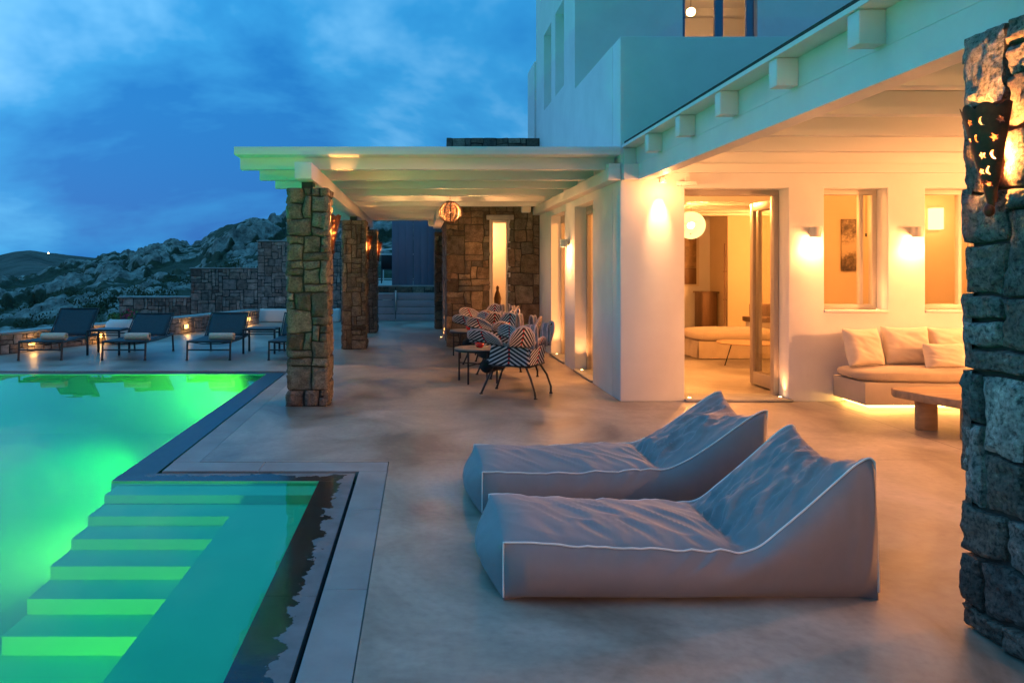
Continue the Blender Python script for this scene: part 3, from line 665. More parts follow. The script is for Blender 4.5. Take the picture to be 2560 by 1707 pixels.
f = MB(); f.box(SW[0]+.03, SW[0]+.07, 14.33, 14.4, SW[2], SW[3]).box(SW[1]-.07, SW[1]-.03, 14.33, 14.4, SW[2], SW[3]).box(SW[0]+.07, SW[1]-.07, 14.33, 14.4, SW[3]-.05, SW[3]).box(SW[0]+.07, SW[1]-.07, 14.33, 14.4, SW[2], SW[2]+.05)
wf = lb(f, 'window', M['frame_pale'], sw, bevel=.003); 
g_ = MB().box(SW[0]+.07, SW[1]-.07, 14.36, 14.365, SW[2]+.05, SW[3]-.05); g_ = lb(g_, 'pane', M['glass'], sw)
lb(MB().box(SW[0], SW[0]+.03, 14.26, 14.6, SW[2], SW[3]).box(SW[1]-.03, SW[1], 14.26, 14.6, SW[2], SW[3]), 'window_jamb', M['frame_pale'], sw)
lb(MB().box(SW[0]-.06, SW[1]+.06, 14.20, 14.3, SW[3]+.0, SW[3]+.09), 'lintel', M['coping_pale'], sw, bevel=.01)
lb(MB().box(.81, 2.2, 16.6, 16.7, 0, 3.8).box(.81, 2.2, 14.62, 16.6, 2.75, 2.85), 'inner_wall', M['plaster'], sw)
lb(MB().box(1.15, 2.0, 14.95, 15.3, 0, .62), 'inner_ledge', M['plaster'], sw)
st = empty('figurine', (1.52, 15.05, .62), 'dark slender figurine standing inside the tall slit window', 'figurine')
MB().lathe([(0,0),(.07,0),(.075,.03),(.05,.06),(.065,.16),(.075,.26),(.05,.36),(.025,.42),(.03,.46),(.03,.49),(.0,.52)], n=18).build('body', M['wood_dark'], st, smooth=True)
lamp('interior_light', (1.3, 16.0, 2.2), 110, WARM, .15, parent=None)

# ---------------------------------------------------------------- porch roof on the right
porch = empty('porch_roof', (2.4, 6, 2.466), 'white timber porch roof with a deep edge beam over the sofa corner', 'porch roof')
lb(MB().box(2.40, 2.55, -3, 8.47, 2.64, 2.83).box(2.403, 2.547, -3, 8.47, 2.634, 2.64).box(2.40, 2.55, -3, 8.47, 2.466, 2.634), 'edge_beam', M['wood_white'], porch)
lb(MB().box(2.555, 2.60, -3, 8.47, 2.49, 2.56), 'trim', M['wood_white'], porch)
k = 0
for i in range(-7, 6):
    y = 3.918+.908*i
    if y < -3: continue
    rf = MB().box(2.26, 2.399, y, y+.11, 2.652, 2.828); rf.box(2.551, 10.4, y, min(y+.11, 8.47), 2.652, 2.828)
    lb(rf, 'rafter', M['wood_white'], porch, bevel=.004)
lb(MB().box(2.245, 10.4, -3, 8.49, 2.832, 2.862), 'ceiling', M['wood_white'], porch)
lb(MB().box(2.27, 10.4, -3, 8.48, 2.864, 2.90), 'roof_covering', M['mortar'], porch)
lb(MB().box(2.6, 10.4, 8.44, 8.49, 2.55, 2.65), 'wall_plate', M['wood_white'], porch)
lb(MB().box(SX+.01, 2.40, 8.37, 8.49, 2.466, 2.64), 'beam_end', M['wood_white'], porch)
# right wall of the porch, out of frame, carrying another lamp
pw = empty('porch_side_wall', (9.2, 4, 0), 'white plastered wall closing the porch on the right', 'wall')
lb(MB().box(9.0, 9.3, -3, 8.49, 0.002, 2.82), 'wall_face', M['plaster'], pw)

# ---------------------------------------------------------------- pergola on the left
perg = empty('pergola', (0, 13, 2.36), 'white timber pergola roof carried by stone pillars along the terrace', 'pergola')
lb(MB().box(-2.07, SX-.02, 8.41, 18.6, 2.742, 2.835), 'roof_slab', M['wood_white'], perg, bevel=.008)
for i in range(10):
    y = 8.62+1.035*i
    lb(MB().box(-2.05, SX-.03, y, y+.10, 2.606, 2.741), 'rafter', M['wood_white'], perg, bevel=.005)
lb(MB().box(-1.33, -1.15, 8.0, 18.5, 2.43, 2.605), 'beam', M['wood_white'], perg, bevel=.006)
lb(MB().box(2.09, SX-.004, 8.47, 14.2, 2.47, 2.6055), 'beam', M['wood_white'], perg, bevel=.006)
lb(MB().box(2.095, SX-.006, 8.475, 8.61, 2.606, 2.655), 'beam_block', M['wood_white'], perg)
lb(MB().box(.30, .48, 14.4, 18.5, 2.43, 2.605), 'beam', M['wood_white'], perg, bevel=.006)
for (y0, lab) in ((8.17, 'nearest rubble stone pillar at the corner of the pool'), (13.83, 'second rubble stone pillar, behind the nearest one'), (17.3, 'farthest rubble stone pillar, in front of the grey gate')):
    stone_pillar('stone_pillar', -1.45, -.99, y0, y0+.45, 2.36, lab, 'pillar', M['stone_pillar'], .086, 9 if y0 < 9 else 6, 'stone pillars under the pergola', seed=int(y0*10))
    lb(MB().box(-1.30, -1.18, y0+.12, y0+.33, 2.358, 2.429), 'post_block', M['black'], perg)
# big pillar in the right foreground
stone_pillar('stone_pillar', 2.27, 2.85, 2.62, 3.21, 2.464, 'large grey granite rubble pillar close by at the right edge', 'pillar', M['stone_front'], .105, 14, seed=91, depth=.033)

# ---------------------------------------------------------------- iron sconces
def star(cx, cy_, r, n=5, rot=0): return [(cx+(r if k % 2 == 0 else r*.42)*math.cos(rot+PI/2+k*PI/n), cy_+(r if k % 2 == 0 else r*.42)*math.sin(rot+PI/2+k*PI/n)) for k in range(2*n)]
def moon(cx, cy_, r):
    a = [(cx-r*.1+r*math.cos(t), cy_+r*math.sin(t)) for t in [PI/2+PI*k/8 for k in range(9)]]
    b = [(cx+r*.25+r*1.08*math.cos(t), cy_+r*1.02*math.sin(t)) for t in [1.5*PI-PI*k/8 for k in range(1, 8)]]
    b = [(cx-r*.1+r*.45*math.cos(t), cy_+r*.92*math.sin(t)) for t in [1.5*PI-PI*k/8 for k in range(1, 8)]]
    return a+b
def pierced_matte():
    m, t, b, o = newmat('dummy'); return m
def make_sconce(label, group, loc, rz, detail=True):
    """half cone on a wall; local +X points away from the wall, wall in the YZ plane"""
    root = empty('wall_torch', loc, label, 'wall lamp', group, rz)
    Ht = .40; Rt = .105; segs = 150; rows = 130
    shapes = []
    sc_ = .021
    def arc(a, z): return a*(.012+(Rt-.012)*z/Ht)
    pats = [(.33, [(-1.22,'s'), (-.62,'m'), (0.0,'s'), (.62,'m'), (1.22,'s')]), (.265, [(-.98,'m'), (-.33,'s'), (.33,'m'), (1.0,'s')]),
            (.20, [(-1.15,'s'), (-.45,'m'), (.35,'s'), (1.1,'m')]), (.14, [(-.8,'m'), (0.05,'s'), (.85,'m')]), (.09, [(-.5,'s'), (.6,'s')])]
    def inside(px, pz):
        for (poly, bb) in shapes:
            if bb[0] <= px <= bb[1] and bb[2] <= pz <= bb[3]:
                c = False; n = len(poly); j = n-1
                for i in range(n):
                    if (poly[i][1] > pz) != (poly[j][1] > pz) and px < (poly[j][0]-poly[i][0])*(pz-poly[i][1])/(poly[j][1]-poly[i][1])+poly[i][0]: c = not c
                    j = i
                if c: return True
        return False
    for (z, lst) in pats:
        rz_ = .012+(Rt-.012)*z/Ht
        for (a, k) in lst:
            cx = a*rz_; s = .0165
            p = star(cx, z, s, rot=.2) if k == 's' else moon(cx, z, s)
            shapes.append((p, (min(q[0] for q in p), max(q[0] for q in p), min(q[1] for q in p), max(q[1] for q in p))))
    if not detail: segs, rows = 40, 40
    mb = MB(); idx = {}
    def vid(i, j):
        if (i, j) in idx: return idx[(i, j)]
        a = -PI/2+PI*i/segs; zf = j/rows
        top = Ht*(.94+.06*abs(math.sin(a*4.5+PI/2))); z = top*zf; r = .012+(Rt-.012)*z/Ht
        mb.v.append((r*math.cos(a), r*math.sin(a), z)); idx[(i, j)] = len(mb.v)-1; return idx[(i, j)]
    for i in range(segs):
        for j in range(rows):
            a = -PI/2+PI*(i+.5)/segs; top = Ht*(.94+.06*abs(math.sin(a*4.5+PI/2))); z = top*(j+.5)/rows; r = .012+(Rt-.012)*z/Ht
            if inside(a*r, z): continue
            mb.f.append((vid(i, j), vid(i+1, j), vid(i+1, j+1), vid(i, j+1)))
    mb.build('pierced_shade', M['rust'], root, smooth=True, solid=.0022)
    MB().blob((.012, 0, -.012), .02, 2, .05, sq=(1,1,1.35)).build('finial', M['rust'], root, smooth=True)
    MB().box(-.006, -.001, -.02, .02, .02, .34).box(-.001, .04, -.008, .008, .10, .108).build('bracket', M['rust'], root)
    MB().blob((.034, 0, .17), .010, 2, 0, sq=(1,1,1.3)).build('bulb', M['bulb'], root, smooth=True)
    return root
s0 = make_sconce('large rusty pierced wall torch with moons and stars on the near right pillar', None, (2.245, 2.985, 1.735), R(180))
lamp('torch_light', (.034, 0, .18), 110, (1,.36,.08), .016, parent=s0)
s1 = make_sconce('pierced wall torch on the nearest left pillar beside the pool corner', 'wall torches on the pergola pillars', (-.985, 8.42, 1.68), 0, detail=False)
lamp('torch_light', (.034, 0, .18), 85, (1,.38,.09), .016, parent=s1)
for y, lab in ((14.06, 'pierced wall torch on the second left pillar'), (17.52, 'pierced wall torch on the farthest left pillar')):
    c = copy_tree(s1); c.location = (-.985, y, 1.68); c['label'] = lab

# ---------------------------------------------------------------- white wall sconces, spots and uplights
def make_wsconce(label, loc, rz, power=34):
    root = empty('wall_lamp', loc, label, 'wall lamp', 'white half round wall lamps', rz)
    mb = MB().lathe([(.052,0),(.058,0),(.058,.115),(.0,.117)], n=24); mb.build('housing', M['speaker'], root, smooth='auto')
    MB().box(-.03, .03, .055, .085, .03, .09).build('wall_plate', M['speaker'], root, bevel=.003)
    MB().lathe([(0,.012),(.05,.012)], n=20).build('bulb', M['spotface'], root)
    lamp('wall_light', (0, 0, -.02), power, WARM, .03, 'SPOT', root, size=150, blend=.7)
    lamp('wall_glow', (0, .0, -.045), power*.35, WARM, .03, 'POINT', root)
    return root
for x, lab in ((4.365, 'white wall lamp between the terrace door and the first window'), (5.50, 'white wall lamp between the two lit windows'), (6.75, 'white wall lamp at the far right end of the porch wall')):
    make_wsconce(lab, (x, FY-.085, 1.83), 0)
make_wsconce('white wall lamp on the narrow pier between the side doors', (SX-.085, 11.42, 1.80), R(-90), 70)
# porch wall lamp, right, out of the picture
pl = make_wsconce('white wall lamp on the wall closing the porch at the right', (8.9, 5.5, 1.75), R(-90), 20)
lamp('porch_light', (0, -.25, .0), 1150, WARM, .2, 'POINT', pl)
pb = empty('fill_lamp_wall', (5.5, -2.9, 0), 'added white plastered wall behind the viewer, carrying a warm fill lamp', 'wall')  # unseen wall, added to carry the fill lamp
lb(MB().box(3.0, 8.99, -3.0, -2.75, 0.002, 2.82), 'wall_face', M['plaster'], pb)
near_fill = make_wsconce('added warm fill lamp on the added wall behind the viewer', (4.0, -2.66, 2.1), R(180), 20)
lamp('porch_light', (0, -.25, .0), 290, WARM, .035, 'POINT', near_fill)  # added fill, warms the beanbag sides that face the viewer
sp = empty('downlight', (2.66, 8.36, 2.43), 'small adjustable spot under the beam washing the wall left of the door', 'spot lamp')
MB().lathe([(.0,.05),(.035,.05),(.04,0),(.034,0)], n=20).build('housing', M['speaker'], sp, smooth='auto')
MB().lathe([(0,.006),(.033,.006)], n=18).build('lens', M['bulb'], sp)
MB().box(-.008,.008,-.008,.008,.05,.065).build('stem', M['speaker'], sp)
lamp('wash_light', (0, -.0, -.01), 100, (1,.55,.22), .02, 'SPOT', sp, size=40, blend=.9, rot=(R(20),0,0))
lamp('wash_fill', (0, -.12, -.10), 12, WARM, .02, 'POINT', sp)
mo = empty('motion_sensor', (2.95, 8.40, 2.40), 'small white wedge shaped sensor beside the wall spot', 'sensor')
MB().prism([(-.11,.04),(.09,-.05),(.12,.04)], 0, .05).build('housing', M['speaker'], mo, bevel=.006)
MB().box(-.02,.02,.0,.04,.05,.10).build('bracket', M['speaker'], mo)
def uplight(x, y, z, label, p=5, tilt=None, group='small recessed uplights'):
    r_ = empty('uplight', (x, y, z), label, 'recessed lamp', group)
    MB().lathe([(0,.005),(.018,.005)], n=14).build('lens', M['bulb'], r_)
    MB().lathe([(.018,.006),(.026,.006),(.028,0)], n=16).build('trim_ring', M['steel'], r_, smooth=True)
    lamp('up_light', (0, 0, .02), p, WARM, .012, 'SPOT', r_, size=80, blend=.8, rot=tilt or (R(180), 0, 0))
uplight(3.02, FY+.05, .032, 'uplight in the door threshold at the left jamb', 7)
uplight(4.06, FY+.09, .032, 'uplight in the door threshold at the right jamb', 9)
uplight(5.15, FY+.08, 1.022, 'uplight on the sill of the first window', 4)
uplight(6.28, FY+.08, 1.022, 'uplight on the sill of the second window', 4)
uplight(2.30, 12.85, .032, 'uplight on the threshold of the far side door', 30)
uplight(2.30, 10.85, .032, 'uplight on the threshold of the near side door', 30)
uplight(.44, 16.3, .001, 'uplight in the floor grazing the stone wing corner', 170, Vector((.22,.05,1)).to_track_quat('-Z','Y').to_euler())

# ---------------------------------------------------------------- hanging lantern
ln = empty('lantern', (.455, 11.80, 2.35), 'round pierced metal lantern glowing under the pergola rafters', 'lantern')
prof = lambda t: (.152*math.sin(max(.36, min(PI-.36, t))), -.152*math.cos(t)*.92)
for k in range(12):
    a = 2*PI*k/12
    pts = [(prof(.36+(PI-.72)*j/10)[0]*math.cos(a), prof(.36+(PI-.72)*j/10)[0]*math.sin(a), prof(.36+(PI-.72)*j/10)[1]) for j in range(11)]
    MB().tube(pts, .009, 6).build('rib', M['rust'], ln, smooth=True)
mb = MB(); rnd = random.Random(3)
for k in range(48):
    for j in range(24):
        if rnd.random() < .45: continue
        a0, a1 = 2*PI*k/48, 2*PI*(k+1)/48; t0 = .4+(PI-.8)*j/24; t1 = .4+(PI-.8)*(j+1)/24
        if rnd.random() < .5: a1 = (a0+a1)/2
        P_ = lambda a, t: (.147*math.sin(t)*math.cos(a), .147*math.sin(t)*math.sin(a), -.147*math.cos(t)*.92)
        mb.quad(P_(a0,t0), P_(a1,t0), P_(a1,t1), P_(a0,t1))
mg = bpy.data.materials.new('amber_glass'); mg.use_nodes = True; t = mg.node_tree; t.nodes.clear()
o = N(t, 'ShaderNodeOutputMaterial'); e_ = N(t, 'ShaderNodeEmission'); vo = N(t, 'ShaderNodeTexVoronoi'); vo.inputs['Scale'].default_value = 60; tcc = N(t, 'ShaderNodeTexCoord'); t.links.new(tcc.outputs['Object'], vo.inputs['Vector'])
rr_ = ramp(t, [(.0, (1,.62,.25)), (.4, (.95,.30,.07)), (.7, (.30,.05,.02))]); t.links.new(vo.outputs['Distance'], rr_.inputs[0]); t.links.new(rr_.outputs[0], e_.inputs[0]); e_.inputs[1].default_value = .85; t.links.new(e_.outputs[0], o.inputs[0]); mb.build('filigree', mg, ln)
MB().lathe([(.055,.128),(.062,.128),(.062,.150),(.02,.155),(0,.157)], n=20).lathe([(0,-.152),(.05,-.152),(.06,-.14),(.06,-.126),(.052,-.126)], n=20).build('collar', M['rust'], ln, smooth='auto')
MB().tube([(0,0,.155), (0,0,.255)], .003, 5).tube([(-.03,0,.15), (0,0,.20), (.03,0,.15)], .002, 4).build('chain', M['rust'], ln)
MB().blob((0,0,0), .012, 2, 0).build('bulb', M['bulb'], ln, smooth=True)
lamp('lantern_light', (0,0,.0), 280, (1,.45,.15), .016, parent=ln)
ln.scale = (1.12, 1.12, 1.12)
# loudspeakers
for (x, y, z, s, lab) in ((1.93, 13.95, 2.52, .085, 'white loudspeaker under the pergola by the stone wing corner'), (.25, 17.6, 2.46, .075, 'white loudspeaker hung under the far end of the pergola')):
    r_ = empty('loudspeaker', (x, y, z), lab, 'loudspeaker', 'white outdoor loudspeakers')
    MB().box(-s, s, -s*.8, s*.8, -.02, .13).build('cabinet', M['speaker'], r_, bevel=.022, seg=3)
    MB().box(-s*.8, s*.8, -s*.8-.004, -s*.8+.001, 0, .11).build('grille', M['frame_pale'], r_, bevel=.0015)
    MB().box(-.02, .02, -.02, .02, .12, 2.60-z).build('bracket', M['speaker'], r_)

# ---------------------------------------------------------------- far end: gate, blue doors, upper terrace
gt = empty('gate', (-.4, 20.98, 0), 'low grey gate of wide horizontal boards at the end of the pergola', 'gate')
for (a, b) in ((-1.75, -.70), (-.685, .60)):
    lf = MB()
    for k in range(4): lf.box(a, b, 20.96, 21.0, .02+k*.197, .02+k*.197+.183)
    lf = lb(lf, 'gate_leaf', M['slate_grey'], gt, bevel=.006)
    lb(MB().box(a, a+.05, 21.001, 21.04, .01, .80).box(b-.05, b, 21.001, 21.04, .01, .80), 'gate_rail', M['slate_grey'], gt)
lb(MB().tube([(-.69, 20.93, .30), (-.69, 20.93, .82)], .018, 8).blob((-.69, 20.93, .83), .035, 1, 0), 'latch_post', M['steel'], gt, smooth=True)
lb(MB().tube([(-1.5, 20.93, .77), (-.76, 20.93, .77)], .014, 8).tube([(-1.05, 20.93, .60), (-.80, 20.93, .60)], .01, 6), 'slide_bolt', M['steel'], gt, smooth=True)
rw = stone_wall('retaining_wall', [((-1.9, 22.0, 0), (1,0,0), (0,-1,0), 3.2, .93, [])], 'low rubble retaining wall behind the grey gate', 'wall', M['stone_brown'], .12, 4, origin=(-.4,22,0), seed=31)
lb(MB().box(-1.9, 1.3, 22.0, 22.15, 0, .93), 'mortar_core', M['mortar'], rw)
tag(MB().box(-2.0, 4, 22.16, 31, .80, .96).build('upper_terrace', M['concrete']), kind='structure')
bd = empty('board_door', (-.2, 22.7, .96), 'tall dark blue double door of vertical boards above the retaining wall', 'door')
for (a, b) in ((-.86, -.232), (-.222, .43)):
    d_ = MB(); n = 3; wdt = (b-a)/n
    for k in range(n): d_.box(a+k*wdt+.003, a+(k+1)*wdt-.003, 22.6, 22.64, .965, 3.3)
    lb(d_, 'door_leaf', M['slate_paint'], bd, bevel=.004); lb(MB().box(a, b, 22.641, 22.66, .965, 3.3), 'backing', M['slate_paint'], bd)
ps = stone_pillar('stone_pillar', .33, .80, 18.4, 18.8, 2.36, 'rubble stone pier beside the stone wing, before the gate', 'pillar', M['stone_brown'], .11, 5, seed=44)
ps2 = stone_pillar('stone_pillar', .43, 1.2, 22.3, 22.75, 3.0, 'rubble stone pier at the right of the blue board door', 'pillar', M['stone_brown'], .12, 4, seed=47); ps2.location.z = 0
rl = empty('white_railing', (-2, 28, .96), 'small white timber railing on the far upper terrace', 'railing')
for x in (-1.6, -1.0, -.4, .2): lb(MB().box(x-1, x-.96, 28, 28.04, .961, 1.95), 'post', M['wood_white'], rl)
lb(MB().box(-3, 1, 28, 28.04, 1.951, 2.0).box(-3, 1, 28.01, 28.03, 1.05, 1.09).tube([(-2.9,28,2.0),(-.4,27.2,2.2)],.03,5), 'top_rail', M['wood_white'], rl)
for (x, lab) in ((-1.98, 'dark chair silhouette on the upper terrace by the pillar'), (-1.12, 'dark chair silhouette on the upper terrace by the blue door')):
    ch = empty('garden_chair', (x, 25.5, .96), lab, 'chair', 'dark chairs on the upper terrace')
    for (a, b) in ((-.2,-.2),(.2,-.2),(-.2,.2),(.2,.2)): MB().tube([(a,b,0),(a*.9,b*.9,.45)], .014, 5).build('leg', M['black'], ch)
    MB().box(-.22,.22,-.22,.22,.45,.48).build('seat', M['black'], ch, bevel=.008); MB().box(-.22,.22,.19,.22,.48,.95).build('backrest', M['black'], ch, bevel=.008)

# ---------------------------------------------------------------- terrace walls at the left
A = Vector((-8.8, 9.4, 0)); B = Vector((-7.2, 13.0, 0)); C_ = Vector((-5.4, 17.07, 0)); D_ = Vector((-4.3, 20.2, 0))
lw = empty('low_terrace_wall', (-6, 15.5, 0), 'knee high rubble wall with pale cap curving behind the loungers', 'wall')
mb = MB(); core = MB(); cap = MB()
for i, (p, q_) in enumerate(((A, B), (B, C_), (C_, D_))):
    u = (q_-p); ll = u.length; u.normalize(); nn = Vector((u.y, -u.x, 0))
    stone_face(mb, p-lw.location, u, (0,0,1), nn, ll, .33, .085, 4, .022, seed=60+i, hmax=2)
    core.prism([tuple((p-nn*.0)[:2]), tuple((q_)[:2]), tuple((q_-nn*.3)[:2]), tuple((p-nn*.3)[:2])], 0, .325)
    m_ = max(1, int(ll/.7))
    for k in range(m_):
        a = p+u*(ll*k/m_+.004); b = p+u*(ll*(k+1)/m_-.004)
        cap.prism([tuple((a+nn*.035)[:2]), tuple((b+nn*.035)[:2]), tuple((b-nn*.34)[:2]), tuple((a-nn*.34)[:2])], .332, .375+.006*(k % 2))
mb.build('stonework', M['stone_far'], lw, smooth='auto'); lb(core, 'mortar_core', M['mortar'], lw); lb(cap, 'cap_stones', M['coping_pale'], lw, bevel=.008)
# step lights in this wall
for (p, q_, t_, nm) in ((B, C_, .135, 'behind the leftmost lounger'), (B, C_, .475, 'behind the left side table'), (C_, D_, .05, 'between the second and third loungers'), (C_, D_, .83, 'beside the long white planter')):
    u = (q_-p).normalized(); nn = Vector((u.y, -u.x, 0)); P_ = p+(q_-p)*t_
    r_ = empty('step_light', (P_.x+nn.x*.026, P_.y+nn.y*.026, .16), 'small glowing amber step light in the low wall '+nm, 'recessed lamp', 'step lights in the low wall', math.atan2(nn.y, nn.x))
    MB().box(0, .012, -.075, .075, -.05, .05).build('frame', M['speaker'], r_, bevel=.003)
    MB().box(.008, .014, -.06, .06, -.038, .038).build('lens', emat('amber_lens', (1,.5,.1), 7) if 'amber_lens' not in bpy.data.materials else bpy.data.materials['amber_lens'], r_)
    lamp('step_glow', (.06, 0, .0), 2.6, (1,.5,.14), .04, parent=r_)
# tall stepped rubble wall behind
tw = stone_wall('stepped_rubble_wall', [((-8.45, 21.3, 0), (1,0,0), (0,-1,0), 2.0, .63, []), ((-6.45, 21.3, 0), (1,0,0), (0,-1,0), 1.88, 1.45, []), ((-4.57, 21.3, 0), (1,0,0), (0,-1,0), 2.9, 2.21, [])],
    'tall rubble stone wall stepping up towards the pergola behind the loungers', 'wall', M['stone_far'], .098, 4, origin=(-5,21.3,0), seed=71)
lb(MB().box(-8.45,-6.451,21.3,21.7,-1.5,.63).box(-6.45,-4.571,21.3,21.7,-1.5,1.45).box(-4.57,-1.67,21.3,21.7,0,2.21), 'mortar_core', M['mortar'], tw)
lb(MB().box(-8.5,-6.46,21.26,21.72,.632,.68).box(-6.48,-4.58,21.26,21.72,1.452,1.49).box(-4.6,-1.65,21.26,21.72,2.212,2.25), 'cap_stones', M['coping_pale'], tw, bevel=.012)
# long white planter and round planter
wp = empty('long_planter', (-3.3, 20.8, 0), 'long low white rendered planter box in front of the stepped wall', 'planter')
lb(MB().box(-4.42, -2.22, 20.62, 21.1, 0.001, .365), 'box', M['white_pot'], wp, bevel=.05, seg=4)
lb(MB().box(-4.3, -2.34, 20.74, 20.98, .3655, .372), 'soil', M['mortar'], wp)
rp = empty('round_planter', (-5.88, 15.0, 0), 'big round white planter with flowers behind the second lounger', 'planter')
MB().lathe([(.0,0),(.24,0),(.30,.06),(.335,.18),(.335,.28),(.31,.40),(.26,.475),(.235,.485),(.22,.46),(.20,.42)], n=40).build('pot', M['white_pot'], rp, smooth=True)
MB().lathe([(0,.43),(.215,.44)], n=24).build('soil', M['mortar'], rp)
def plant(name, loc, label, n, rad, hgt, mats, seed, size=.035):
    rt = empty(name, loc, label, 'plant'); rnd = random.Random(seed)
    for mi, (mt_, frac, nm) in enumerate(mats):
        mb = MB()
        for _ in range(int(n*frac)):
            a = rnd.uniform(0, 2*PI); r = rad*math.sqrt(rnd.random()); z = hgt*rnd.random()*(1-.5*(r/rad)**2)
            c = Vector((r*math.cos(a), r*math.sin(a), z)); d = Vector((rnd.gauss(0,1), rnd.gauss(0,1), rnd.gauss(.5,1))).normalized(); e = d.orthogonal().normalized(); s = size*rnd.uniform(.5, 1.3)
            mb.poly([tuple(c-d*s), tuple(c+e*s*.4), tuple(c+d*s), tuple(c-e*s*.4)])
        mb.build(nm, mt_, rt)
    mb = MB()
    for _ in range(14):
        a = rnd.uniform(0, 2*PI); mb.tube([(0,0,-.02), (rad*.5*math.cos(a), rad*.5*math.sin(a), hgt*.4), (rad*.8*math.cos(a), rad*.8*math.sin(a), hgt*.8)], .004, 4)
    mb.build('stems', M['leaf'], rt); return rt
plant('flowering_plant', (-6.0, 14.95, .45), 'bright green leafy plant growing in the round white planter', 260, .15, .17, [(M['leaf'], 1, 'leaves')], 2)
plant('flowering_plant', (-5.75, 15.02, .45), 'dark magenta flowering plant growing in the round white planter', 420, .2, .22, [(M['leaf'], .45, 'leaves'), (M['flower'], .55, 'flowers')], 3)
# shrubs on the slope just behind the low wall
rnd = random.Random(12); mb = MB()
for _ in range(150):
    px = rnd.uniform(-150, 760); Y = rnd.uniform(22.5, 40); X = (px-VX)/F*Y
    zz = -1.3+.9*min(1, max(0, (px+100)/900)); kk = (Y-23)/40; zz = zz+(H+(VY-interp(SIL, px))/F*62-zz)*max(0, kk)*.92-.15
    for _ in range(60):
        c = Vector((X+rnd.gauss(0,.22), Y+rnd.gauss(0,.22), zz+abs(rnd.gauss(0,.16)))); d = Vector((rnd.gauss(0,.6), rnd.gauss(0,.6), 1)).normalized(); e = d.orthogonal(); s = rnd.uniform(.06, .14)
        mb.poly([tuple(c), tuple(c+e*s*.25+d*s*.5), tuple(c+d*s), tuple(c-e*s*.25+d*s*.5)])
tag(mb.build('scrub', pmat('scrub_leaf', (.07,.085,.04), .9, var=.6, scale=.6, bump=0)), 'low dark scrub and dry grass among the rocks behind the wall', 'scrub', kind='stuff')

# ---------------------------------------------------------------- loungers
def make_lounger(label, loc, up=.35, group='dark sling loungers lined up by the pool'):
    root = empty('sun_lounger', loc, label, 'sun lounger', group); W_ = .69; mtl = M['dark_metal']
    # local: y 0 front -> back ; x -W/2..W/2
    hx = W_/2
    for (x, y, t) in ((-hx, 0, -.03), (hx, 0, -.03), (-hx, 1.33, .04), (hx, 1.33, .04)):
        MB().tube([(x, y+t, 0.004), (x, y, .29)], .0165, 6).tube([(x, y+t-.004, 0.0), (x, y+t, .02)], .022, 6).build('leg', mtl, root, smooth='auto')
    fr = MB()
    for s in (-1, 1): fr.tube([(s*hx, -.01, .30), (s*hx, .5, .285), (s*hx, 1.0, .29), (s*hx, 1.36, .31)], .018, 6)
    fr.tube([(-hx, -.01, .30), (hx, -.01, .30)], .017, 6).tube([(-hx, 1.36, .31), (hx, 1.36, .31)], .016, 6)
    fr.tube([(-hx, -.02, .17), (hx, -.02, .17)], .014, 6)
    fr.build('frame', mtl, root, smooth='auto')
    ar = MB()
    for y in (.12, .35, .95): ar.tube([(-hx, y, .28), (-hx*.4, y+.02, .25), (hx*.4, y+.02, .25), (hx, y, .28)], .008, 5)
    ar.build('cross_bars', mtl, root, smooth=True)
    sag = lambda u: .02*math.sin(PI*u)
    MB().sheet(lambda u, v: (-hx+.02+(W_-.04)*u, 1.0*v, .305-sag(u)*.6), 8, 10).build('seat_sling', M['mesh_fabric'], root, smooth=True, solid=.006)
    bk = empty('backrest', (0, 1.0, .31), parent=root)
    MB().sheet(lambda u, v: (-hx+.02+(W_-.04)*u, v*.40+sag(u)*.5, v*up), 8, 8).build('back_sling', M['mesh_fabric'], bk, smooth=True, solid=.006)
    MB().tube([(-hx, 0, 0), (-hx, .41, up*1.02), (hx, .41, up*1.02), (hx, 0, 0)], .015, 6).build('back_frame', mtl, bk, smooth='auto')
    MB().tube([(-hx*.8, .3, up*.7), (-hx*.8, .36, .01)], .008, 5).tube([(hx*.8, .3, up*.7), (hx*.8, .36, .01)], .008, 5).build('back_prop', mtl, bk)
    return root
LN = [(-6.125, .44, 'leftmost dark sling lounger, its backrest raised higher than the others'), (-4.78, .35, 'second dark sling lounger from the left, in front of the round planter'),
      (-3.415, .36, 'third dark sling lounger from the left, beside the right side table'), (-2.10, .36, 'rightmost dark sling lounger, partly hidden behind the stone pillar')]
for (x, up, lab) in LN: make_lounger(lab, (x, 12.25, 0), up)
rnd = random.Random(5)
def towel(label, x, y):
    rt = empty('rolled_towel', (x, y, .30), label, 'towel', 'rolled towels on the loungers')
    mb = MB(); n = 40; pts = []
    for k in range(n*2+1):
        a = 2*PI*k/n*1.0; r = .064-.022*k/(n*2); pts.append((r*math.cos(a)+.0, r*math.sin(a)))
    for xx, s in ((-.21, 1), (.21, 1)): pass
    m = 14; base = len(mb.v)
    for i in range(m+1):
        xx = -.2+.4*i/m; e = 1-.06*(abs(i-m/2)/(m/2))**6
        for (yy, zz) in pts:
            d = 1+.03*noise.noise(Vector((xx*9, yy*18, zz*18+x)))
            mb.v.append((xx+.012*noise.noise(Vector((yy*40, zz*40, i))) if i in (0, m) else xx, yy*e*d, .066+zz*e*d*.92))
    k2 = len(pts)
    for i in range(m):
        for k in range(k2-1): a = base+i*k2+k; mb.f.append((a, a+1, a+k2+1, a+k2))
    o = mb.build('roll', M['towel'], rt, smooth=True, solid=.012)
